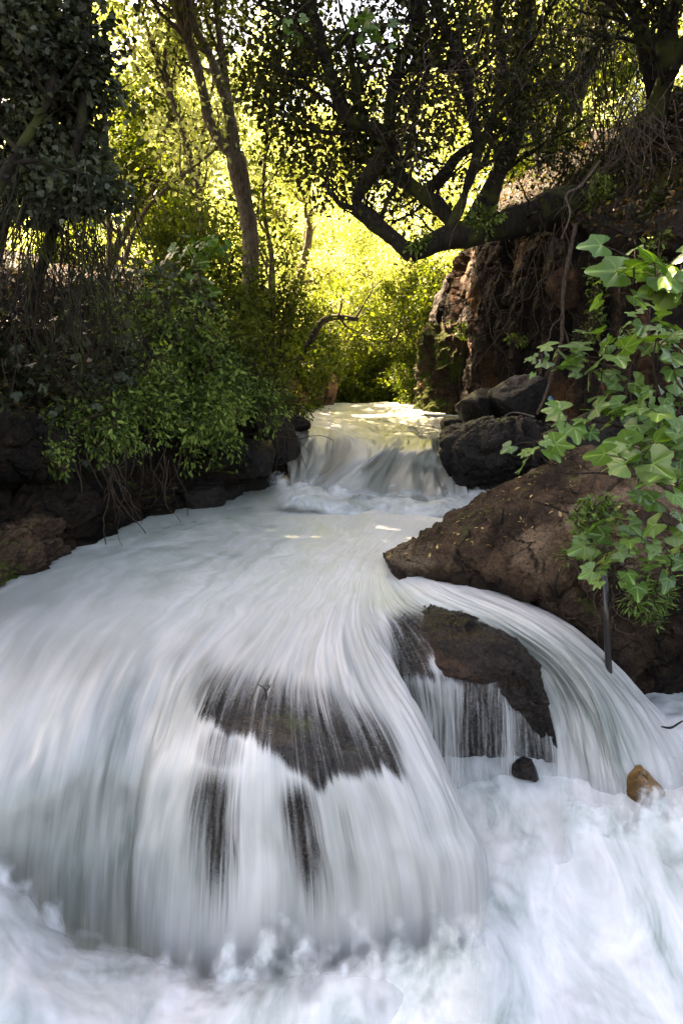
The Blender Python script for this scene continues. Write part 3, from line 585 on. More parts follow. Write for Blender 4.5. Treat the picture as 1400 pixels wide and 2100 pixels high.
ledge([[(-260,1080,4.7),(-120,1060,5.1),(0,1050,5.6),(80,1045,5.9),(120,1050,6.2)],[(-260,1120,4.1),(-120,1095,4.6),(0,1070,5.1),(80,1062,5.45),(125,1070,5.8)],
       [(-260,1190,4.0),(-120,1150,4.5),(0,1120,5.0),(90,1100,5.4),(140,1098,5.8)],[(-260,1290,3.95),(-120,1240,4.4),(0,1180,4.95),(100,1145,5.45),(150,1125,5.85)],[(-260,1390,3.9),(-120,1300,4.4),(0,1230,5.0),(110,1180,5.5),(160,1150,5.95)]],
      105, 'smooth brown rock shelf at the water in the left corner', mat='brownrock', amp=.09, blocky=.1)
for q, r, s, l in [((500,945,9.1),(.5,.6,.38),111,'black rock under the bank just left of the upper cascade'),((570,900,9.9),(.36,.5,.42),112,'dark rock shoulder at the left edge of the cascade lip'),
                   ((595,870,10.8),(.35,.5,.16),113,'low mossy rock at the left edge of the upper pool'),((395,1015,8.3),(.42,.4,.34),114,'wet black rock at the tip of the left ledge'),((455,1010,9.0),(.4,.4,.22),115,'low wet rock where foam washes against the left bank')]:
    boulder(P(*q), r, s, M['wetrock' if s != 113 else 'bankrock'], l, cuts=10)
boulder(P(640, 800, 20), (.55, .5, .62), 121, M['orangerock'], 'orange split rock beside the far bend of the river', cuts=12, amp=.1)
boulder(P(668, 795, 20), (.32, .4, .75), 122, M['orangerock'], 'narrow upright orange rock at the far bend of the river', cuts=12, amp=.1)
boulder(P(585, 805, 17), (.6, .5, .42), 123, M['orangerock'], 'low orange brown rock on the far left bank above the upper pool', cuts=12, amp=.1)
boulder(P(550, 815, 15), (.45, .5, .4), 124, M['bankrock'], 'mossy dark rock on the far left bank beside the tree foot', cuts=12, amp=.1)

# ------------------------------------------------------------------ banks and cliff
LB = [[(-420,1330,3.9),(-250,1260,4.6),(0,1200,5.6),(230,1120,6.9),(370,1070,8.2),(480,1035,9.2),(560,1000,9.9),(590,960,10.4)],
      [(-420,1050,4.2),(-250,980,4.9),(0,980,5.9),(230,965,7.2),(370,950,8.5),(480,945,9.4),(560,925,10.1),(590,900,10.6)],
      [(-420,700,4.6),(-250,740,5.4),(0,800,6.4),(200,820,7.6),(330,820,8.9),(450,840,9.8),(540,850,10.6),(580,862,11.5)],
      [(-420,560,5.2),(-250,600,6.2),(0,640,7.4),(200,665,8.6),(330,690,9.8),(440,730,10.8),(530,780,12),(575,835,14)],
      [(-420,480,7),(-250,520,8),(0,560,9.5),(200,590,11),(330,620,12.5),(430,660,14),(520,730,16),(590,805,19)],
      [(-420,470,16),(-250,500,17),(0,520,18),(200,545,19),(330,580,20),(430,620,21),(520,690,23),(610,770,26)]]
_, LBG = ctrl_rock('left_bank', LB, 260, 300, M['soil'], None, mode='P', amp=.16, blocky=.10, bs=(1.2, 1.2, 1.8), fs=1.1, seed=131, back=None, kind='structure')
RC = [[(1020,800,20),(880,838,15.0),(925,845,13.0),(1000,850,11.5),(1100,870,9.8),(1200,910,8.3),(1300,950,7.0),(1450,1000,6.0),(1800,1100,5.0)],
      [(1020,730,20),(868,760,15.2),(935,760,13.2),(1005,760,11.6),(1105,760,10.0),(1205,770,8.5),(1305,790,7.2),(1450,800,6.2),(1800,800,5.1)],
      [(1020,660,20),(880,690,15.3),(945,675,13.2),(1010,670,11.5),(1110,670,10.1),(1210,670,8.7),(1310,680,7.3),(1450,690,6.3),(1800,640,5.2)],
      [(1030,580,20),(930,590,15.6),(955,570,13.3),(1020,565,11.7),(1120,560,10.0),(1220,565,8.6),(1320,570,7.4),(1460,580,6.4),(1800,520,5.3)],
      [(1050,500,20),(955,520,16),(975,500,13.6),(1040,480,12.0),(1130,465,10.3),(1230,470,8.9),(1330,480,7.6),(1480,470,6.6),(1850,380,5.5)],
      [(1070,440,22),(1000,450,18),(1020,430,15.6),(1090,400,13.6),(1180,375,11.7),(1270,370,10.1),(1370,340,8.7),(1520,280,7.5),(1900,160,6.2)],
      [(1090,390,25),(1050,390,22),(1075,360,18.5),(1140,320,16),(1210,290,13.9),(1300,240,12.2),(1400,180,10.6),(1560,80,9.2),(1950,-80,7.8)]]
_, RCG = ctrl_rock('right_cliff', [r[1:] for r in RC[:5]], 330, 420, M['cliff'], None, mode='P', amp=.09, blocky=.40, b2=.16, bs=(1.1, 1.1, .42), fs=1.2, seed=141, back=None, kind='structure')
_, RSG = ctrl_rock('right_slope', [[(x, y+6, Y-.1) for x, y, Y in RC[4]]]+RC[5:], 120, 220, M['soil'], None, mode='P', amp=.16, blocky=.12, bs=(1.2, 1.2, 1.8), fs=1.2, seed=151, back=None, kind='structure')
ctrl_rock('mossy_cliff', [[(1000,845,16.4),(905,845,14.9),(865,838,14.3),(885,842,13.4),(935,850,12.9)],[(1000,770,16.4),(900,775,14.9),(862,770,14.35),(885,770,13.4),(940,775,12.8)],
   [(1000,720,16.4),(905,705,14.9),(868,700,14.4),(892,695,13.4),(945,690,12.8)],[(1000,680,16.8),(940,672,15.6),(900,670,15.0),(920,672,14),(965,675,13.2)]], 150, 160, M['mossrock'],
   'mossy overhanging cliff corner at the right end of the upper pool', 'cliff', mode='P', amp=.10, blocky=.16, bs=(1.6, 1.6, .6), seed=161, back=(.4, .4, 0))
boulder(P(1165, 590, 9.0), (.30, .3, .30), 171, M['redrock'], 'reddish block of rock set in the dark cliff beside the hanging vine', name='rock', cat='rock', cuts=10)

# ------------------------------------------------------------------ plants
class MB:
    def __init__(s): s.V = []; s.F = []; s.n = 0
    def tube(s, pts, rad, sides=6, rough=0.0, seed=0):
        pts = np.asarray(pts, float); n = len(pts); rad = np.broadcast_to(np.asarray(rad, float), (n,))
        t = np.gradient(pts, axis=0); t /= np.maximum(np.linalg.norm(t, axis=1, keepdims=True), 1e-9)
        ref = np.array([.3, .2, .93]) if abs(t[0, 2]) < .8 else np.array([.9, .3, .1])
        a = np.cross(t, ref); a /= np.maximum(np.linalg.norm(a, axis=1, keepdims=True), 1e-9); b = np.cross(t, a)
        th = np.arange(sides)*2*math.pi/sides
        ring = a[:, None, :]*np.cos(th)[None, :, None]+b[:, None, :]*np.sin(th)[None, :, None]
        V = pts[:, None, :]+ring*rad[:, None, None]
        if rough: 
            h = fbm(V.reshape(-1, 3)*(.35/max(rad.max(), .01)), 4, seed).reshape(n, sides); V = V+ring*(h*rad[:, None]*rough)[..., None]
        i, j = np.meshgrid(np.arange(n-1), np.arange(sides), indexing='ij'); j2 = (j+1) % sides
        Fq = np.stack([i*sides+j, i*sides+j2, (i+1)*sides+j2, (i+1)*sides+j], -1).reshape(-1, 4)+s.n
        s.V.append(V.reshape(-1, 3)); s.F.append(Fq); s.n += n*sides
    def build(s, name, mat, parent=None):
        o = mesh_np(name, np.concatenate(s.V), np.concatenate(s.F), mat)
        return part(o, parent) if parent else o
def spline(pts, m):
    W, _ = crmat(len(pts), m); return W@np.asarray(pts, float)
LEAF2 = (np.array([[0, 0, 0], [.5, .32, .06], [1, 0, -.05], [.5, -.32, .06]]), np.array([[0, 2, 1], [0, 3, 2]]))
LEAF6 = (np.array([[0, 0, 0], [.3, .2, .05], [.65, .2, .05], [1, 0, -.08], [.65, -.2, .05], [.3, -.2, .05], [.5, 0, -.01]]), np.array([[0, 6, 1], [1, 6, 2], [2, 6, 3], [3, 6, 4], [4, 6, 5], [5, 6, 0]]))
IVY = (np.array([[0, 0, 0], [.05, .42, .03], [.45, .5, .0], [.6, .26, .05], [1, 0, -.1], [.6, -.26, .05], [.45, -.5, 0], [.05, -.42, .03], [.4, 0, .0]]), np.array([[8, 0, 7], [8, 7, 6], [8, 6, 5], [8, 5, 4], [8, 4, 3], [8, 3, 2], [8, 2, 1], [8, 1, 0]]))
NARROW = (np.array([[0, 0, 0], [.4, .13, .03], [1, 0, -.08], [.4, -.13, .03]]), np.array([[0, 2, 1], [0, 3, 2]]))
def leaves(name, Pt, D, size, mat, shape=LEAF2, parent=None, rs=None, up=.9, droop=.25, rnd=None, jit=.6, sizevar=.35):
    """one leaf at every point Pt, pointing roughly along D"""
    rs = rs or np.random.RandomState(1); n = len(Pt); Pt = np.asarray(Pt)
    d = D/np.maximum(np.linalg.norm(D, axis=1, keepdims=True), 1e-9) + rs.normal(size=(n, 3))*jit; d[:, 2] -= droop
    d /= np.linalg.norm(d, axis=1, keepdims=True)
    u = rs.normal(size=(n, 3))*.55+np.array([0, 0, up]); s = np.cross(u, d); s /= np.maximum(np.linalg.norm(s, axis=1, keepdims=True), 1e-9); nn = np.cross(d, s)
    sc = size*(1+sizevar*rs.normal(size=n).clip(-1.5, 1.5)); L, T = shape
    V = Pt[:, None, :]+sc[:, None, None]*(L[None, :, 0, None]*d[:, None, :]+L[None, :, 1, None]*s[:, None, :]+L[None, :, 2, None]*nn[:, None, :])
    Fc = (T[None]+(np.arange(n)*len(L))[:, None, None]).reshape(-1, 3)
    r = rs.rand(n) if rnd is None else np.clip(rnd+.25*rs.normal(size=n), 0, 1)
    o = mesh_np(name, V.reshape(-1, 3), Fc, mat, attrs=dict(rnd=np.repeat(r, len(L))), smooth=False)
    return part(o, parent) if parent else o
def wander(p, d, L, n, rs, wig=.35, grav=0.0, up=0.0):
    p = np.array(p, float); d = np.array(d, float); d /= np.linalg.norm(d); out = [p.copy()]
    for k in range(n):
        d = d+rs.normal(size=3)*wig*(1/math.sqrt(n))*1.2; d[2] += (up-grav)/n; d /= np.linalg.norm(d); p = p+d*L/n; out.append(p.copy())
    return np.array(out)
class Tree:
    def __init__(s, seed): s.rs = np.random.RandomState(seed); s.w = MB(); s.tw = MB(); s.P = []; s.D = []; s.R = []
    def limb(s, pts, r0, r1, n=24, sides=10, rough=.25, kids=6, klen=1.2, t0=.2, depth=2, leafn=8, spray=.25, dirbias=(0, 0, .4), **kw):
        c = spline(pts, n) if len(pts) > 2 else np.linspace(pts[0], pts[1], n)
        r = np.linspace(r0, r1, n); s.w.tube(c, r, sides, rough, s.rs.randint(999))
        s.kids(c, r, kids, klen, t0, depth, leafn, spray, dirbias, **kw); return c
    def kids(s, c, r, kids, klen, t0, depth, leafn, spray, dirbias=(0, 0, .4), wig=.5, grav=0, up=.2):
        rs = s.rs; n = len(c)
        for k in range(kids):
            t = t0+(1-t0)*rs.rand(); i = min(int(t*(n-1)), n-2); d = c[i+1]-c[i]; d /= np.linalg.norm(d)
            q = rs.normal(size=3); q -= d*q.dot(d); q /= np.linalg.norm(q); dd = q*.9+d*.6+np.array(dirbias)
            L = klen*rs.uniform(.6, 1.25); b = wander(c[i], dd, L, 7, rs, wig, grav, up)
            rr = min(r[i]*.55, .012+klen*.018); rad = np.linspace(rr, rr*.3, len(b))
            (s.w if depth > 1 else s.tw).tube(b, rad, 5 if depth > 1 else 3)
            if depth > 1: s.kids(b, rad, max(3, int(kids*.7)), klen*.55, .15, depth-1, leafn, spray, dirbias, wig, grav, up)
            if depth <= 2: s.spray(b, leafn, spray, t0=.25)
    def spray(s, b, leafn, spray, t0=.3):
        rs = s.rs; m = leafn
        t = t0+(1-t0)*rs.rand(m); i = np.minimum((t*(len(b)-1)).astype(int), len(b)-2); p = b[i]+(b[i+1]-b[i])*rs.rand(m, 1)
        p = p+rs.normal(size=(m, 3))*spray*.5; s.P.append(p); s.D.append(p-b[i]+(b[i+1]-b[i])*1.5); s.R.append(np.full(m, rs.rand()))
    def blobs(s, centers, radii, n, seed=0):     # extra leafy clumps
        rs = s.rs
        for c, r in zip(centers, radii):
            q = rs.normal(size=(n, 3)); q /= np.linalg.norm(q, axis=1, keepdims=True); q *= (rs.rand(n, 1)**.45)
            p = np.array(c)+q*np.array(r); s.P.append(p); s.D.append(q+1e-3); s.R.append(np.full(n, rs.rand()))
    def finish(s, root, leafmat, size, barkmat, shape=LEAF2, woodname='limbs', leafname='crown', twigname='twigs', twigmat=None, **kw):
        s.w.V += s.tw.V; s.w.F += [f+s.w.n for f in s.tw.F]
        if s.w.V: s.w.build(woodname, barkmat, root)
        
        if s.P:
            leaves(leafname, np.concatenate(s.P), np.concatenate(s.D), size, leafmat, shape, root, s.rs, rnd=np.concatenate(s.R), **kw)

def leaf_masses(root, boxes, mat, size, seed, name='sun_block_crown'):   # centre, half extents, leaf count; most masses added unseen to block the sun
    rs = np.random.RandomState(seed); Ps = []; Ds = []; Rs = []
    for c, r, n in boxes:
        k = max(6, n//260); cc = rs.uniform(-1, 1, (k, 3))*.92; rad = min(r)*.9
        for q in cc:
            m = n//k; g = rs.normal(size=(m, 3)); g /= np.linalg.norm(g, axis=1, keepdims=True); g *= rs.rand(m, 1)**.4
            Ps.append(np.array(c)+q*np.array(r)+g*rad*rs.uniform(.6, 1.1)); Ds.append(g+1e-3); Rs.append(np.full(m, rs.rand()))
    leaves(name, np.concatenate(Ps), np.concatenate(Ds), size, mat, LEAF2, root, rs, rnd=np.concatenate(Rs))
def pp(*q): return [P(*a) for a in q]
# forked tree on the left bank
t = Tree(201); B = M['bark_grey']
root = empty('tree', P(505, 860, 12.2), 'tall forked tree leaning left over the bank with a bare grey brown trunk', 'tree')
t.limb(pp((500,900,12.2),(492,780,12.2),(500,690,12.1),(512,600,12),(510,470,12),(494,380,12),(482,315,12)), .19, .135, 50, 14, .22, kids=1, klen=.8, t0=.8, leafn=10)
t.limb(pp((490,335,12),(462,300,12),(434,262,12),(420,205,12),(402,130,11.9),(372,40,11.8),(350,-60,11.7)), .10, .07, 40, 12, .2, kids=5, klen=1.5, t0=.5, leafn=16)
t.limb(pp((484,330,12),(474,255,12.1),(455,185,12.2),(428,110,12.3),(398,50,12.4),(375,-60,12.5)), .10, .06, 40, 12, .2, kids=5, klen=1.5, t0=.6, leafn=16)
t.limb(pp((478,270,12.1),(466,190,12.4),(455,110,12.7),(446,30,13),(440,-60,13.2)), .07, .05, 40, 12, .2, kids=6, klen=1.7, t0=.2, leafn=16)
t.finish(root, M['leaf_mid'], .085, B, LEAF2)
leaf_masses(root, [((-.9, 14.2, 12.5), (2.3, 2.5, .8), 11000), ((-4.0, 17.4, 12.8), (2.0, 2.6, .8), 10000), ((-8.2, 18.5, 13.2), (2.6, 2.6, .8), 6000), ((-6.4, 12.6, 12.6), (3.9, 4.4, 1.0), 50000), ((-4.6, 11.5, 9.8), (3.0, 3.6, 1.3), 22000), ((-2.2, 9.0, 8.6), (2.2, 2.4, .9), 12000)], M['leaf_mid'], .15, 202)  # added above the frame to keep sun off pool, cliff and slope
# slim trees behind it
def slim(seed, lines, label, r=.055, kids=9, leafn=14, klen=1.3, mat='leaf_far', size=.10, bark='bark_grey', shape=LEAF2, depth=2):
    t = Tree(seed); c0 = P(*lines[0][0]); root = empty('tree', c0, label, 'tree')
    for k, l in enumerate(lines):
        t.limb([P(*q) for q in l], r*(1 if k == 0 else .7), r*.45, 26, 8, .2, kids=kids, klen=klen, t0=.25, leafn=leafn, depth=depth)
    t.finish(root, M[mat], size, M[bark], shape)
slim(211, [[(408,620,13.5),(410,520,13.5),(412,430,13.5),(402,370,13.5),(380,290,13.4),(345,190,13.3),(318,110,13.2),(285,0,13.1),(270,-60,13)],[(404,400,13.5),(412,300,13.6),(420,250,13.7),(450,120,13.9)],[(392,320,13.4),(340,150,13.2),(345,80,13.2),(348,0,13.2)]], 'slim tree with thin crossing stems left of the forked tree')
slim(213, [[(255,540,12.5),(270,490,12.5),(300,430,12.4),(352,378,12.3),(400,340,12.2),(450,300,12.2)]], 'thin stem bending up to the right above the left bank bushes', r=.045, kids=6)
slim(215, [[(222,560,12),(225,500,12),(222,400,12),(215,240,12.2),(195,150,12.3),(185,40,12.4),(190,-60,12.5)]], 'slender dark stem standing beside the ivy curtain', r=.05, kids=9)
slim(217, [[(545,760,14),(560,640,14),(556,520,14),(540,420,14),(545,300,14.2),(560,160,14.4),(590,20,14.5)]], 'thin upright tree just right of the forked tree', r=.06, kids=12, mat='leaf_mid', leafn=18)
slim(219, [[(555,820,12.5),(560,700,12.5),(553,600,12.5),(556,520,12.6)]], 'short twiggy sapling over the upper pool on the left', r=.05, kids=9, mat='leaf_mid', size=.075, klen=.9)
slim(221, [[(610,760,17),(640,690,17),(660,660,17),(690,650,17),(735,655,17)]], 'dark leaning stump with a bent limb at the far bend', r=.12, kids=5, mat='leaf_mid', bark='bark_dark', klen=1.1)

# oak over the river
t = Tree(231); B = M['bark_dark']
root = empty('tree', P(1190, 440, 10.2), 'big dark mossy oak leaning out from the right cliff with elbowed limbs over the river', 'tree')
kw = dict(leafn=20, depth=2, spray=.30)
t.limb(pp((1260,430,10.6),(1180,432,10.1),(1110,436,9.7),(1040,455,9.4),(970,476,9.2),(905,492,9.1),(868,512,9.0),(842,522,9.0)), .27, .115, 70, 16, .32, kids=5, klen=.6, t0=.1, **dict(kw, leafn=8))
t.limb(pp((846,522,9.0),(815,497,9.0),(775,462,9.0),(738,432,9.0),(727,425,9)), .105, .085, 30, 14, .3, kids=4, klen=.6, **dict(kw, leafn=8))
t.limb(pp((731,434,9.0),(735,398,9),(758,360,8.9),(784,322,8.9),(802,282,8.8),(800,225,8.8),(812,160,8.8),(835,95,8.8),(860,20,8.8),(880,-60,8.8)), .09, .055, 60, 12, .32, kids=9, klen=1.15, **kw)
t.limb(pp((800,290,8.8),(770,270,8.8),(722,250,8.7),(690,190,8.7),(664,110,8.6),(640,30,8.6),(590,-50,8.5)), .085, .06, 50, 12, .32, kids=10, klen=1.25, **kw)
t.limb(pp((930,468,9.15),(900,425,9.2),(850,388,9.2),(812,362,9.2),(778,350,9.2)), .10, .06, 30, 12, .3, kids=5, klen=.8, **kw)
t.limb(pp((866,398,9.2),(905,360,9.4),(940,318,9.5),(985,290,9.6),(1010,240,9.7),(1030,150,9.8),(1020,50,9.9),(1010,-50,10)), .075, .05, 40, 10, .3, kids=8, klen=1.1, **kw)
t.limb(pp((960,470,9.3),(1000,400,9.6),(1030,345,9.8),(1058,275,9.9),(1060,200,10),(1072,100,10.1),(1085,0,10.2),(1090,-60,10.2)), .15, .07, 60, 12, .32, kids=8, klen=1.2, **kw)
t.limb(pp((915,482,9.1),(940,430,9.0),(958,380,8.9),(980,300,8.8),(962,210,8.7),(950,130,8.6),(915,60,8.6),(880,-20,8.5)), .065, .05, 50, 10, .32, kids=9, klen=1.1, **kw)
t.limb(pp((775,465,9.0),(790,420,8.9),(815,370,8.8),(840,290,8.6),(862,180,8.5),(905,90,8.4)), .035, .02, 30, 8, .3, kids=6, klen=.7, **kw)
t.limb(pp((664,115,8.6),(700,90,8.5),(760,60,8.4),(840,40,8.3)), .03, .02, 20, 8, .3, kids=6, klen=.8, **kw)
t.limb(pp((690,190,8.7),(650,155,8.7),(605,155,8.7),(570,140,8.6),(535,135,8.5)), .035, .018, 24, 8, .3, kids=5, klen=.7, **kw)
t.limb(pp((735,430,9),(700,420,9),(680,395,9),(665,380,9)), .04, .02, 16, 8, .3, kids=5, klen=.7, **kw)
# crown arching over the river, extended above the frame to shade the foreground
t.limb([P(860,20,8.8), [0.2, 8.2, 6.6], [-.3, 7.2, 7.6], [-1.2, 6.0, 8.4]], .06, .03, 24, 8, .3, kids=12, klen=1.6, **dict(kw, leafn=26))
t.limb([P(640,30,8.6), [-1.2, 8.2, 6.8], [-2.0, 7.4, 7.8], [-2.8, 6.6, 8.6]], .06, .03, 24, 8, .3, kids=12, klen=1.6, **dict(kw, leafn=26))
t.limb([P(1085,0,10.2), [2.6, 9.6, 7.4], [2.2, 8.2, 8.6], [1.4, 7.0, 9.4]], .06, .03, 24, 8, .3, kids=12, klen=1.6, **dict(kw, leafn=26))
t.finish(root, M['leaf_oak'], .065, B, LEAF2)
leaf_masses(root, [((.2, 10.4, 5.4), (1.6, .6, 1.3), 5200), ((1.8, 11.0, 6.0), (1.3, .8, 1.1), 4200), ((-.8, 10.2, 5.9), (.8, .6, .8), 1000), ((1.2, 11.0, 9.6), (3.2, 3.0, 1.1), 20000), ((3.4, 8.0, 7.8), (1.6, 2.4, .9), 9000), ((-.2, 8.2, 7.4), (2.4, 1.2, .7), 8000)], M['leaf_oak'], .085, 232)  # low boxes fill the visible oak crown; high ones added as sun blockers
# upright trees on the right slope
def slope_tree(seed, lines, label, r, kids=8, klen=1.3, leafn=18, mat='leaf_oak'):
    t = Tree(seed); root = empty('tree', P(*lines[0][0]), label, 'tree')
    for k, l in enumerate(lines):
        t.limb([P(*q) for q in l], r*(1 if k == 0 else .65), r*.5, 40, 12, .3, kids=kids, klen=klen, t0=.3, leafn=leafn)
    t.finish(root, M[mat], .07, M['bark_dark']); return root
slope_tree(241, [[(1120,330,13),(1140,270,12.8),(1168,210,12.6),(1200,140,12.4),(1232,60,12.2),(1255,-60,12)],[(1205,135,12.4),(1160,170,12.2),(1125,185,12),(1080,200,11.8)]], 'dark trunk slanting right from the slope behind the oak', .15)
slope_tree(243, [[(1350,260,9.6),(1340,190,9.5),(1326,110,9.4),(1306,40,9.3),(1290,-60,9.2)]], 'straight dark trunk rising from the top of the right slope', .13)
st = slope_tree(245, [[(1320,300,9.4),(1350,200,9.2),(1380,130,9.0),(1430,60,8.9),(1500,-40,8.8)],[(1372,150,9.0),(1368,80,9.0),(1380,0,9.0),(1390,-60,9)]], 'thick dark trunk leaning out of the top right corner', .16)
leaf_masses(st, [((4.6, 3.5, 6.2), (1.7, 4.2, .8), 16000), ((5.0, 8.0, 8.6), (2.0, 2.4, .8), 9000)], M['leaf_oak'], .15, 246)  # out-of-view leaf masses added to darken the right bank
slope_tree(247, [[(1180,320,15),(1185,240,15),(1188,120,15),(1190,0,15),(1192,-60,15)],[(1186,220,15),(1215,120,15),(1225,-20,15)]], 'pair of thin dark stems on the right slope behind the vines', .08)
slope_tree(249, [[(1105,380,15),(1100,300,15),(1075,200,15),(1060,60,15)]], 'thin dark stem behind the oak fork', .08)

# ------------------------------------------------------------------ far forest
def far_tree(seed, H=13, spread=4.2, nl=10, leafn=46, kids=8, mat='leaf_far', size=.108, lean=0, low=.18):
    t = Tree(seed); rs = t.rs
    tr = wander((0, 0, 0), (lean, 0, 1), H*.85, 8, rs, .25); t.w.tube(spline(tr, 24), np.linspace(H*.018, .04, 24), 8, .2)
    c = spline(tr, 24)
    for k in range(nl):
        f = low+(1-low)*(k+.5)/nl; i = int(f*22); a = k*2.4+rs.rand(); L = spread*(1.0-.55*abs(f-.45)/.55)*rs.uniform(.7, 1.2)
        b = wander(c[i], (math.cos(a), math.sin(a), .35), L, 7, rs, .5, 0, .3); rad = np.linspace(H*.006, .015, 8); t.w.tube(b, rad, 5)
        t.kids(b, rad, kids, L*.42, .2, 2, leafn, .45, (0, 0, .15), .5, .2, 0)
    root = empty('tree', (0, 0, 0), 'x', 'tree', 'sunlit trees crowding the far side of the gorge')
    t.finish(root, M[mat], size, M['bark_grey']); return root
def copy_thing(o, loc, rz, sc, label):
    c = o.copy(); C.collection.objects.link(c); c.location = loc; c.rotation_euler = (0, 0, rz); c.scale = (sc,)*3; c['label'] = label
    for ch in o.children: d = ch.copy(); C.collection.objects.link(d); d.parent = c
    return c
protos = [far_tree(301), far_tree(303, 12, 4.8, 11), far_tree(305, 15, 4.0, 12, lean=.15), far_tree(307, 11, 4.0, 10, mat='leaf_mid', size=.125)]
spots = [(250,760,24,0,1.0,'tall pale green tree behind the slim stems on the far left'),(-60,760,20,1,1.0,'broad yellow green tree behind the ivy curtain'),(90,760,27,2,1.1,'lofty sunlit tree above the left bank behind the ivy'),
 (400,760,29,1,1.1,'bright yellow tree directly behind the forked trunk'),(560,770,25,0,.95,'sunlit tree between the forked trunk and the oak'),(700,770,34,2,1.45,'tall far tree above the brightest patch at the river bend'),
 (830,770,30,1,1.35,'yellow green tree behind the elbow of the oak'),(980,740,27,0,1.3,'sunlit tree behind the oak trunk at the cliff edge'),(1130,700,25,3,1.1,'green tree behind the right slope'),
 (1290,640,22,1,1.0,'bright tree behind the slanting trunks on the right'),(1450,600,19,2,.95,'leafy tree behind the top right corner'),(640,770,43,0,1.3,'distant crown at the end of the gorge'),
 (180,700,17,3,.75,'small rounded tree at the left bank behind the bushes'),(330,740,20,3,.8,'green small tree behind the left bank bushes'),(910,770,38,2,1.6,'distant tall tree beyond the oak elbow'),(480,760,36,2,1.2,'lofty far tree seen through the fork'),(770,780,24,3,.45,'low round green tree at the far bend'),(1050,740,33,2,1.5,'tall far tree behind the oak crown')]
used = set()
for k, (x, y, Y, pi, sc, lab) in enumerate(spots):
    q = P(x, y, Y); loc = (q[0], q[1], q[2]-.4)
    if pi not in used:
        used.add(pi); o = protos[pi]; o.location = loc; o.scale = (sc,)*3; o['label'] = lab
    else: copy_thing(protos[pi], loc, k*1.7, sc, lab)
# wooded hillside beyond, one leafy mass
rs = np.random.RandomState(5); n = 160000
hx = rs.uniform(-60, 60, n); hy = rs.uniform(44, 75, n); hh = (hy-44)*.45+1.5+3.0*vnoise(np.stack([hx*.25, hy*.25, 0*hx], 1), 3)+rs.rand(n)*2.0
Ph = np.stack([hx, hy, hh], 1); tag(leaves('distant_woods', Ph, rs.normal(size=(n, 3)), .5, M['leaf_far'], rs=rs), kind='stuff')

# ------------------------------------------------------------------ bushes
def bush(center, rad, n, size, mat, label, seed, shape=LEAF2, stems=14, group=None, name='bush', cat='bush', droop=.25, base=None, barkmat='twig', clump=9, jit=.6, leafn=None, up=.9):
    rs = np.random.RandomState(seed); c = np.array(center); rad = np.array(rad); b = c-np.array([0, 0, rad[2]*.9]) if base is None else np.array(base)
    root = empty(name, b, label, cat, group); t = Tree(seed); per = max(4, n//(stems*clump))
    for k in range(stems):
        q = rs.normal(size=3); q /= np.linalg.norm(q); e = c+q*rad*rs.uniform(.55, 1.0)
        m = (b+e)/2+rs.normal(size=3)*rad*.25; l = spline([b+rs.normal(size=3)*rad*.15, m, e], 12); r = np.linspace(.012+.008*rad.max(), .004, 12); t.w.tube(l, r, 5)
        for j in range(clump):
            i = rs.randint(4, 11); w = wander(l[i], q+rs.normal(size=3)*.8, rad.mean()*.55*rs.uniform(.5, 1.2), 5, rs, .7, .25, 0)
            t.tw.tube(w, np.linspace(.005, .002, 6), 3); t.spray(w, per, rad.mean()*.22, 0.1)
    t.finish(root, M[mat], size, M[barkmat], shape, woodname='stems', leafname='foliage', droop=droop, jit=jit, up=up); return root
# far bend shrubs (the green wall behind the upper pool)
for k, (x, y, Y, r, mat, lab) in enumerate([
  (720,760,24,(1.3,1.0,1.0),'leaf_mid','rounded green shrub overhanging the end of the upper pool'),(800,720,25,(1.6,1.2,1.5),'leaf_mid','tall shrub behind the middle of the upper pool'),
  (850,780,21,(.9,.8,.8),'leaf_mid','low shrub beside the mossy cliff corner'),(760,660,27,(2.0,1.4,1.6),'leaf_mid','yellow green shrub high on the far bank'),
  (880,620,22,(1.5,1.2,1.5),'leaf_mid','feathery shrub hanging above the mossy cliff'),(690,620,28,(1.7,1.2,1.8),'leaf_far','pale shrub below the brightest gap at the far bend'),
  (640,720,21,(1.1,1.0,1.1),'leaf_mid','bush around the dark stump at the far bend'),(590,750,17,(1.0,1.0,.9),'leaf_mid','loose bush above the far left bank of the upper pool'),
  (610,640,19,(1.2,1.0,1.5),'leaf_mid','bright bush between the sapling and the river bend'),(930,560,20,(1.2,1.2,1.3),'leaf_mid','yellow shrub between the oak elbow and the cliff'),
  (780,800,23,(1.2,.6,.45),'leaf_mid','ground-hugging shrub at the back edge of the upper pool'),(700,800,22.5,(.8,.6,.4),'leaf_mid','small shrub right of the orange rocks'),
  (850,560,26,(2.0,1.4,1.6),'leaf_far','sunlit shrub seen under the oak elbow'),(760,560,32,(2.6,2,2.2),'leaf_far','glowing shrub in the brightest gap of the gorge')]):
    bush(P(x, y, Y), r, 5200, .10, mat, lab, 400+k, group='shrubs round the far bend of the river')
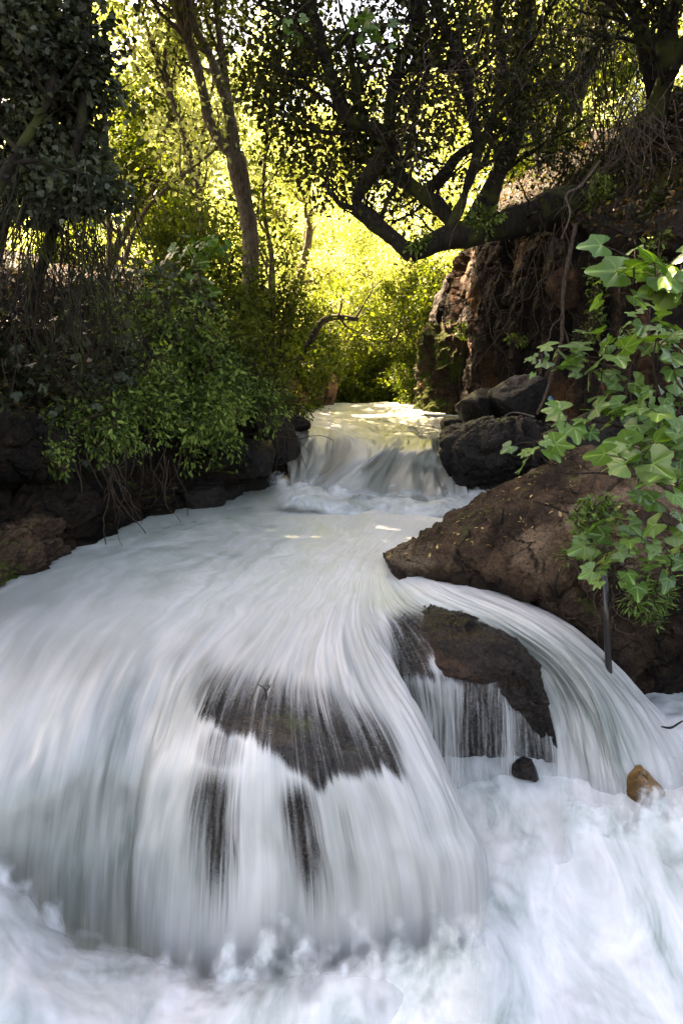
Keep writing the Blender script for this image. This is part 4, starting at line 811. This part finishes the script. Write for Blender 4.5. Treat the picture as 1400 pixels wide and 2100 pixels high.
# left bank
bush(P(330,770,8.2), (1.05,.7,.75), 7000, .062, 'leaf_bush', 'bright green bush with small paired leaves hanging over the left bank', 421, LEAF6, 24, base=P(380,650,9.2), droop=.5, clump=10)
bush(P(235,870,7.0), (.75,.5,.36), 4200, .055, 'leaf_bush', 'low leafy sprays reaching left above the dark ledge', 422, LEAF6, 16, base=P(300,760,7.8), droop=.5)
bush(P(410,880,7.9), (.62,.5,.42), 4200, .058, 'leaf_bush', 'leafy sprays drooping over the water left of the cascade', 423, LEAF6, 16, base=P(440,760,8.8), droop=.5)
bush(P(500,860,8.8), (.55,.5,.30), 2200, .055, 'leaf_bush', 'airy sprays of small leaves reaching over the left side of the upper cascade', 431, LEAF6, 16, base=P(500,740,9.4), droop=.5)
bush(P(150,905,6.5), (.5,.4,.22), 1300, .05, 'leaf_bush', 'thin leafy sprays hanging over the ledge at the far left', 432, LEAF6, 12, base=P(230,800,7.2), droop=.5)
bush(P(480,720,9.6), (.8,.6,.8), 3000, .07, 'leaf_mid', 'bush in front of the forked tree foot', 424, LEAF6, 16, base=P(490,820,10))
bush(P(390,560,10.6), (1.1,.8,.75), 5200, .085, 'leaf_mid', 'broad bush on top of the left bank before the forked tree', 425, LEAF6, 18)
bush(P(545,640,11.4), (.8,.6,1.1), 2900, .08, 'leaf_mid', 'leafy bush wrapping the base of the forked tree on its right', 426, LEAF2, 16)
bush(P(250,640,9.0), (1.0,.7,.7), 3600, .075, 'leaf_ivy', 'dusky bush below the ivy curtain on the left bank', 427, IVY, 16)
bush(P(560,770,12.6), (.7,.6,.7), 3600, .07, 'leaf_mid', 'bush leaning over the left edge of the upper pool', 428, LEAF6, 14)
bush(P(520,860,10.2), (.35,.4,.3), 1200, .06, 'leaf_mid', 'small bush on the dark rock left of the cascade lip', 429, LEAF6, 10)
bush(P(60,720,6.9), (1.0,.7,.8), 2600, .07, 'leaf_ivy', 'sparse dark bush in the shade of the left bank', 430, IVY, 14)
# fig shrub leaves on top of left bank
# ivy curtain top left
t = Tree(441); root = empty('ivy', P(60, 480, 6.2), 'grey green ivy draped over a dead tree in the top left corner', 'ivy')
rs = t.rs
for a in [((-40,760,6.4),(-20,600,6.3),(20,420,6.2),(60,250,6.2),(60,100,6.3),(40,-80,6.4)),((60,640,6.6),(110,470,6.3),(150,330,6.0),(170,210,6.0),(150,120,6.1)),((-60,500,5.6),(20,340,5.6),(90,220,5.7),(120,90,5.8))]:
    t.limb([P(*q) for q in a], .05, .03, 30, 8, .3, kids=7, klen=.7, leafn=20, spray=.2)
cl = [(60,60),(20,140),(90,150),(40,240),(130,190),(150,270),(100,300),(30,330),(170,330),(120,380),(10,40),(150,130),(190,400),(60,410),(-60,120),(-80,300),(-60,430),(100,20),(180,180)]
t.blobs([P(x, y, 5.9+.6*rs.rand()) for x, y in cl], [(.25+.1*rs.rand(), .3, .18+.08*rs.rand()) for _ in cl], 800)
t.finish(root, M['leaf_ivy'], .052, M['bark_dark'], IVY, leafname='foliage', droop=.6, jit=.7)
leaf_masses(root, [((-6.2, 7.0, 6.5), (2.2, 2.8, .8), 22000), ((-4.6, 4.5, 5.6), (1.9, 4.0, .8), 24000), ((-4.8, 8.0, 7.6), (2.0, 2.0, .8), 8000)], M['leaf_ivy'], .15, 442)  # unseen leaf masses added to keep sun off the left pool and fall
# hanging dead vines under the ivy and over the banks
def strands(name, label, cat, starts, ends_dz, n, seed, mat='twig', r=.004, wig=.5, spread=.2, group=None, kind=None, seg=12, drift=(0, 0, 0)):
    rs = np.random.RandomState(seed); mb = MB()
    for k in range(n):
        s = np.array(starts[rs.randint(len(starts))])+rs.normal(size=3)*spread; L = rs.uniform(*ends_dz)
        w = wander(s, rs.normal(size=3)*.35+np.array([drift[0], drift[1], -1.2]), L, seg, rs, wig, .6, 0); rr = r*rs.uniform(.5, 1.7)
        mb.tube(spline(w, seg*2), np.linspace(rr, rr*.4, seg*2), 4)
    o = mb.build(name, M[mat]); return tag(o, label, cat, group, kind)
strands('hanging_vines', 'tangle of thin dry vines hanging below the ivy in the left shade', 'vines', [P(x, y, Y) for x, y, Y in [(20,380,6),(80,400,6),(140,400,6),(190,420,6.2),(110,470,6.3),(40,520,6.4),(170,540,6.6),(0,300,5.8),(210,470,6.6),(90,350,5.9)]], (.5, 1.7), 300, 451, mat='bark_dark', r=.0042, spread=.22)
strands('hanging_vines', 'dead twigs trailing down the shaded middle of the left bank', 'vines', [P(x, y, Y) for x, y, Y in [(20,620,6.6),(120,620,7.0),(220,600,7.6),(300,620,8.4),(80,720,6.6),(200,720,7.2),(330,700,8.6)]], (.3, 1.1), 200, 452, r=.004, wig=.9, spread=.28)
strands('hanging_roots', 'bare brown roots hanging from the bush to the water on the left bank', 'roots', [P(x, y, Y) for x, y, Y in [(225,950,6.4),(228,960,6.4),(350,930,7.3),(355,950,7.2),(320,900,7.1),(170,930,6.2),(280,920,6.8)]], (.25, .85), 34, 453, mat='twig', r=.006, wig=.55, spread=.05)
strands('hanging_roots', 'thin twigs dangling over the left side of the upper cascade', 'roots', [P(x, y, Y) for x, y, Y in [(560,870,8.9),(575,880,8.8),(590,890,8.8),(540,860,9)]], (.4, 1.1), 22, 454, mat='twig', r=.005, wig=.8, spread=.06, drift=(.5, -.2, 0))
strands('hanging_vines', 'tuft of dry stems drooping from the bank below the forked tree', 'vines', [P(x, y, Y) for x, y, Y in [(520,760,10),(540,780,10),(500,700,10.3),(555,790,10.2)]], (.4, 1.2), 70, 455, r=.005, spread=.12)
strands('hanging_roots', 'pale roots dangling over the leaf litter of the right slope', 'roots', [P(x, y, Y) for x, y, Y in [(1300,200,8.6),(1310,230,8.6),(1330,220,8.4),(1290,240,8.7),(1340,260,8.3)]], (.7, 2.0), 60, 456, mat='root', r=.0055, wig=.8, spread=.14)
strands('hanging_vines', 'long dark vines hanging between the trunks above the right slope', 'vines', [P(x, y, Y) for x, y, Y in [(1190,60,11),(1240,80,10.6),(1280,60,10.3),(1210,20,10.8),(1150,80,11)]], (1.2, 3.0), 70, 457, mat='bark_dark', r=.008, wig=.35, spread=.3)
strands('hanging_roots', 'brown roots running down the cliff beneath the oak', 'roots', [P(x, y, Y) for x, y, Y in [(1110,480,9.3),(1130,500,9.2),(1050,500,10),(1000,510,11),(1160,520,8.9),(1090,490,9.5)]], (.4, 2.4), 26, 458, mat='twig', r=.008, wig=.8, spread=.2)
strands('hanging_vines', 'grey twigs hanging in the oak crown', 'vines', [P(x, y, Y) for x, y, Y in [(720,60,8),(800,150,8),(900,120,8),(980,60,8),(1050,120,8.5),(860,220,8.2),(1120,120,9),(960,200,8.3)]], (.4, 1.3), 130, 459, mat='root', r=.004, wig=1.1, spread=.45)
def stick(name, pts, r0, r1, label, mat='twig', cat='stick', twigs=0, seed=1):
    mb = MB(); c = spline(pts, 30); mb.tube(c, np.linspace(r0, r1, 30), 8, .3, seed); rs = np.random.RandomState(seed)
    for k in range(twigs):
        i = rs.randint(6, 28); w = wander(c[i], c[min(i+1, 29)]-c[i-1]+rs.normal(size=3)*.05, r0*28, 6, rs, .6); mb.tube(w, np.linspace(r1*.8, r1*.3, 7), 5)
    return tag(mb.build(name, M[mat]), label, cat)
stick('vine', pp((1180,460,7.6),(1168,520,7.5),(1155,590,7.4),(1152,660,7.3),(1150,700,7.2),(1135,750,7.0),(1118,810,6.8),(1100,850,6.7)), .024, .014, 'long brown vine hanging straight down in front of the cliff', cat='vine', twigs=2)
stick('stick', pp((1095,855,6.6),(1070,848,6.7),(1050,846,6.8),(1035,852,6.8)), .010, .004, 'pale broken stick lying on the black boulder', 'root')
stick('vine', pp((1230,330,8.2),(1190,380,8.0),(1160,400,7.9),(1168,440,7.7),(1150,490,7.6)), .016, .008, 'forked pale root curling down at the end of the oak trunk', 'root', 'vine', 3, 5)
def small_twig():
    b = PZ(545, 1440, .05); mb = MB(); s = .14/1.0
    p0 = b; p1 = PZ(545, 1418, .085); mb.tube(spline([p0, (p0+p1)/2+[.004, 0, 0], p1], 8), np.linspace(.0055, .004, 8), 6)
    for q in [(527, 1403), (556, 1402)]:
        e = P(q[0], q[1], p1[1]); mb.tube(spline([p1, (p1+e)/2+[.006, 0, .004], e], 8), np.linspace(.0038, .0018, 8), 6)
    e = P(536, 1411, p1[1]); e2 = P(548, 1404, p1[1]); mb.tube(np.array([P(552, 1408, p1[1]), e2]), np.array([.003, .0015]), 5)
    return tag(mb.build('twig', M['bark_dark']), 'little forked twig sticking up from the crest of the near boulder', 'twig')
small_twig()
stick('twig', [PZ(1355, 1490, -.52), PZ(1375, 1492, -.51), PZ(1400, 1478, -.48), PZ(1440, 1462, -.45)], .007, .003, 'thin dark twig poking out of the foam at the right edge', 'bark_dark', 'twig')
# hose down the boulder
k = simple('black rubber', (.010, .010, .012), .35)
hz = MB(); hz.tube(spline(pp((1236,1150,4.12),(1240,1200,4.05),(1243,1260,3.98),(1245,1320,3.98),(1248,1380,3.98),(1258,1450,3.94),(1275,1540,3.86),(1292,1620,3.7)), 60), .020, 14)
hose = tag(hz.build('hose', k), 'black rubber hose running down the brown boulder into the chute', 'hose')
# blue bird perched at the cliff foot
k = simple('blue feathers', (.01, .16, .52), .5)
def bird():
    c = P(1128, 826, 8.3); rs = []; H = .16
    prof = [(0, -.5, .010), (0, -.42, .018), (0, -.30, .030), (.004, -.12, .042), (.006, .05, .044), (.004, .20, .036), (0, .30, .027), (-.006, .38, .028), (-.010, .46, .024), (-.012, .50, .008)]
    pts = np.array([[a, 0, b*H] for a, b, r in prof]); rad = np.array([r*.95 for a, b, r in prof])*.8
    m = MB(); m.tube(spline(pts, 30), np.maximum(spline(np.stack([rad, rad, rad], 1), 30)[:, 0], .002), 14)
    m.tube(np.array([[-.012, -.02, .42*H], [-.016, -.055, .41*H], [-.018, -.075, .40*H]]), np.array([.008, .005, .001]), 8)
    m.tube(np.array([[0, .01, -.3*H], [0, .03, -.6*H], [0, .04, -.85*H]]), np.array([.016, .012, .008]), 8)
    r = empty('bird', c, 'small bright blue bird perched upright in the dark gap at the cliff foot', 'bird')
    b = mesh_np('body', np.concatenate(m.V), np.concatenate(m.F), k, parent=r)
bird()

# ------------------------------------------------------------------ fig shrub with lobed leaves
def fig_leaf(lobes=3, seed=0):
    rs = np.random.RandomState(seed); nt, nr = 41, 7
    th = np.linspace(-2.5, 2.5, nt)
    ribs = {3: [-1.05, 0, 1.05], 5: [-1.9, -.85, 0, .85, 1.9]}[lobes]; amp = {3: [.72, 1, .72], 5: [.60, .80, 1, .80, .60]}[lobes]
    r = np.full(nt, .62)
    for a, b in zip(ribs, amp): r = np.maximum(r, b*np.exp(-((th-a)/((.62 if lobes == 3 else .46)))**2))
    r += .02*np.sin(th*23); r[0] *= .75; r[-1] *= .75
    rr = np.linspace(0, 1, nr); V = []; vein = []
    for t_, rad in zip(th, r):
        for q in rr:
            x = math.cos(t_)*rad*q; y = math.sin(t_)*rad*q; d = min(abs(t_-a) for a in ribs)*rad*q
            z = -.10*(rad*q)**2+.28*min(d, .10)+.02*math.sin(5*t_)*q; V.append((x, y, z)); vein.append(max(0, 1-d/.035))
    return np.array(V), gridfaces(nt, nr), np.array(vein)
FL = [fig_leaf(3, 1), fig_leaf(5, 2), fig_leaf(3, 3)]
def fig_leaves(name, items, root, seed):
    rs = np.random.RandomState(seed); Vs = []; Fs = []; ve = []; rn = []; n = 0
    for (p, d, s) in items:
        L, T, v = FL[rs.randint(3)]; d = np.array(d, float); d /= np.linalg.norm(d)
        tocam = np.array([0, 0, CAMZ+1.2])-p; tocam /= np.linalg.norm(tocam)
        u = rs.normal(size=3)*.55+np.array([0, 0, .6])+tocam*.6; sd = np.cross(u, d); sd /= np.linalg.norm(sd); nn = np.cross(d, sd); w = rs.uniform(.8, 1.15)
        curl = rs.uniform(-.35, .15)
        q = p+s*(L[:, :1]*d+L[:, 1:2]*sd*w+(L[:, 2:3]+curl*L[:, :1]**2*.5)*nn); Vs.append(q); Fs.append(T+n); n += len(L); ve.append(v); rn.append(np.full(len(L), rs.rand()))
    return part(mesh_np(name, np.concatenate(Vs), np.concatenate(Fs), M['leaf_fig'], attrs=dict(vein=np.concatenate(ve), rnd=np.concatenate(rn))), root)
def fig(name, lines, clusters, label, seed, lsize=.10, rad=.007):
    rs = np.random.RandomState(seed); root = empty(name, P(*lines[0][0]), label, 'fig shrub', None); mb = MB(); pt = MB(); it = []
    for l in lines: mb.tube(spline([P(*q) for q in l], 24), np.linspace(rad, rad*.45, 24), 8, .15)
    for (x, y, Y, k, s) in clusters:
        c = P(x, y, Y); d0 = rs.normal(size=3)*.3+np.array([-.2, -.2, .5])
        a0 = rs.rand()*6.28; tip = c+np.array([0, 0, .03]); mb.tube(np.array([c-np.array([0, 0, .06]), c, tip]), np.array([.004, .003, .002]), 6)
        for j in range(k+1):
            a = a0+j*2.4+rs.normal()*.4; el = rs.uniform(-.7, .7); d = np.array([math.cos(a), math.sin(a)*.8, el]); pl = s*rs.uniform(.35, 1.3)
            b = c+np.array([0, 0, rs.uniform(-.05, .03)]); e = b+d/np.linalg.norm(d)*pl+np.array([0, 0, .012])
            mb.tube(spline([b, (b+e)/2+[0, 0, .008], e], 6), .0018, 5); dd = d.copy(); dd[2] -= .35; it.append((e, dd, s*.74*rs.uniform(.55, 1.3)))
    mb.build('stems', M['twig'], root);  fig_leaves('leaves', it, root, seed+1); return root
fig('fig_shrub', [[(1480,1050,3.3),(1330,980,3.35),(1285,880,3.3),(1235,800,3.2),(1240,720,3.2)],[(1330,980,3.35),(1300,850,3.4),(1290,760,3.4),(1330,680,3.5)],[(1480,950,3.3),(1380,870,3.2),(1340,760,3.2),(1345,690,3.2)],
   [(1330,980,3.35),(1230,970,3.3),(1150,968,3.2),(1095,920,3.1)],[(1500,900,3.1),(1400,800,3.1),(1380,760,3.1)],[(1290,880,3.3),(1200,860,3.3),(1160,860,3.25)],[(1290,760,3.4),(1180,735,3.4),(1135,735,3.4)]],
   [(1095,915,3.1,6,.10),(1145,735,3.4,6,.085),(1110,740,3.4,3,.06),(1165,870,3.2,5,.115),(1240,725,3.2,7,.115),(1210,770,3.3,6,.10),(1285,790,3.2,6,.105),(1250,850,3.25,5,.10),(1300,720,3.4,6,.095),(1330,660,3.4,6,.09),(1350,720,3.2,6,.09),(1345,790,3.2,6,.10),
    (1300,850,3.1,6,.11),(1350,860,3.0,6,.11),(1290,930,3.05,5,.11),(1350,930,2.9,6,.13),(1310,960,2.8,5,.14),(1390,980,2.8,5,.13),(1400,900,3.0,5,.12),(1395,820,3.1,5,.11),(1390,740,3.2,5,.10),(1370,680,3.3,4,.09),(1210,860,3.2,4,.10),(1440,860,3,5,.12),(1440,940,2.9,5,.13),(1265,690,3.4,5,.09)],
   'fig branches with fresh green lobed leaves reaching in from the right edge', 501)
fig('fig_shrub', [[(1520,700,3.0),(1420,640,2.9),(1330,580,2.8)]], [(1300,550,2.8,5,.13),(1345,570,2.75,6,.14),(1395,560,2.8,6,.13),(1270,590,2.85,3,.12),(1430,610,2.8,5,.13)], 'single fig branch of large leaves high against the dark cliff at the right edge', 503)
fig('fig_shrub', [[(1500,1150,3.4),(1380,1110,3.3),(1260,1100,3.2)],[(1380,1110,3.3),(1300,1170,3.2),(1260,1180,3.15)]], [(1230,1110,3.2,6,.095),(1270,1080,3.2,5,.10),(1260,1170,3.15,6,.105),(1300,1160,3.15,5,.10),(1340,1100,3.1,4,.10),(1370,1060,3.0,5,.12),(1240,1150,3.2,4,.09),(1290,1110,3.1,4,.10),(1375,1160,3.2,4,.09),(1420,1150,3.2,4,.10)],
   'low fig leaves lying against the brown boulder above the hose', 505)
fig('fig_shrub', [[(400,640,9.0),(400,560,9.0),(410,500,9.0)],[(400,640,9.0),(360,640,9.05),(330,600,8.9),(300,560,9.0)],[(400,560,9),(375,520,9.0)],[(400,560,9.0),(425,540,9.05),(440,510,9.1)],[(400,640,9.0),(420,600,8.9)],[(360,640,9.05),(355,580,8.8)]], [(410,500,9.0,6,.19),(375,520,9.0,6,.18),(440,510,9.1,6,.18),(400,560,8.9,6,.18),(330,600,8.8,6,.18),(355,580,8.8,5,.18),(420,600,8.9,5,.16),(300,560,9,5,.16)], 'fig plant with broad lobed leaves on top of the left bank', 507)
fig('fig_shrub', [[(720,-80,7.2),(760,20,7.2),(775,60,7.2),(770,110,7.2)],[(720,-80,7.2),(660,-20,7.1),(600,35,7.0),(610,68,7.0)],[(760,20,7.2),(745,40,7.2),(735,50,7.2)]], [(735,50,7.2,6,.14),(775,50,7.2,5,.14),(770,110,7.2,4,.13),(590,40,7.0,4,.11),(610,70,7.0,4,.11)], 'cluster of large round leaves hanging into the oak crown at the top', 509)
# herbs on the brown boulder
bush(P(1215,1035,4.1), (.17,.16,.14), 900, .034, 'leaf_herb', 'tuft of small-leaved herb growing on the brown boulder', 521, LEAF6, 10, name='herb', cat='herb')
bush(P(1200,1115,3.9), (.14,.12,.17), 520, .040, 'leaf_herb', 'narrow-leaved herb trailing left of the low fig leaves', 522, NARROW, 9, name='herb', cat='herb', droop=0)
bush(P(1310,1200,3.85), (.20,.12,.15), 700, .042, 'leaf_herb', 'narrow-leaved herb trailing below the low fig leaves', 523, NARROW, 11, name='herb', cat='herb', droop=0)
bush(P(1000,1092,4.98), (.045,.04,.035), 90, .022, 'leaf_herb', 'tiny sprig growing on the mossy flank of the brown boulder', 524, LEAF6, 4, name='herb', cat='herb')
bush(P(1330,1265,3.95), (.10,.08,.07), 120, .036, 'leaf_herb', 'small hanging sprig right of the hose', 525, NARROW, 5, name='herb', cat='herb', droop=0)
strands('dry_grass', 'dry grass stalks hanging from the brown boulder beside the hose', 'grass', [P(x, y, Y) for x, y, Y in [(1210,1180,4.0),(1230,1230,3.95),(1280,1230,3.95)]], (.12, .4), 26, 526, mat='root', r=.0018, wig=1.4, spread=.06)
# greenery on the right slope and cliff
for k, (x, y, Y, r, n, mat, lab) in enumerate([
  (1280,340,9.2,(.5,.4,.3),900,'leaf_oak','low dark plant under the hanging pale roots'),(1230,400,9.0,(.35,.3,.2),700,'leaf_bush','green weeds beside the hanging root at the cliff top'),
  (1370,390,7.6,(.4,.3,.25),800,'leaf_oak','dark weeds on the right slope near the edge of the picture'),(1000,450,9.1,(.35,.2,.12),700,'leaf_bush','small plants growing on the back of the oak trunk'),
  (860,490,8.9,(.22,.15,.10),400,'leaf_bush','fern tuft growing in the elbow of the oak'),(1350,520,7.1,(.18,.15,.3),300,'leaf_bush','plant trailing down the cliff near the right edge'),
  (1215,610,8.3,(.1,.1,.45),260,'leaf_bush','thin creeper running down the dark cliff'),(1060,690,10.6,(.15,.12,.12),200,'leaf_bush','little tuft on a cliff ledge'),
  (955,670,12.6,(.25,.2,.12),260,'leaf_bush','small plant above the mossy cliff corner'),(1150,330,12,(.7,.6,.5),1500,'leaf_oak','dark undergrowth at the skyline of the right slope'),
  (1230,250,11.6,(.7,.6,.6),1500,'leaf_mid','green undergrowth between the slanting trunks'),(100,780,6.6,(.4,.3,.2),500,'leaf_oak','dark leaves above the jutting block on the left'),
  (120,930,6.1,(.25,.2,.15),300,'leaf_bush','moss and weeds beside the jutting block on the left')]):
    bush(P(x, y, Y), r, n, .055, mat, lab, 540+k, LEAF6, 8, name='plant', cat='plant')
# leaf litter
def litter(name, Gd, n, seed, size, jitter=.02, lo=(0, 1), mat='leaf_dead'):
    rs = np.random.RandomState(seed); a, b = Gd.shape[:2]; i = (rs.uniform(lo[0], lo[1], n)*(a-1)).astype(int); j = (rs.rand(n)*(b-1)).astype(int)
    p = Gd[i, j]+rs.normal(size=(n, 3))*jitter; tag(leaves(name, p, rs.normal(size=(n, 3))*[1, 1, .2], size, M[mat], LEAF6, rs=rs, up=2), kind='stuff')
litter('fallen_leaves', BG, 500, 566, .034, .004, (.08, .42), 'leaf_yellow')
litter('leaf_litter', RSG, 9000, 561, .075, .05)
litter('bank_litter', LBG, 9000, 562, .075, .06, (.35, .9))
litter('bank_greens', LBG, 16000, 563, .07, .12, (.3, .95), 'leaf_oak')
litter('slope_greens', RSG, 8000, 565, .07, .12, (.1, 1), 'leaf_oak')
litter('cliff_greens', RCG, 700, 564, .05, .03, (.6, 1), 'leaf_oak')
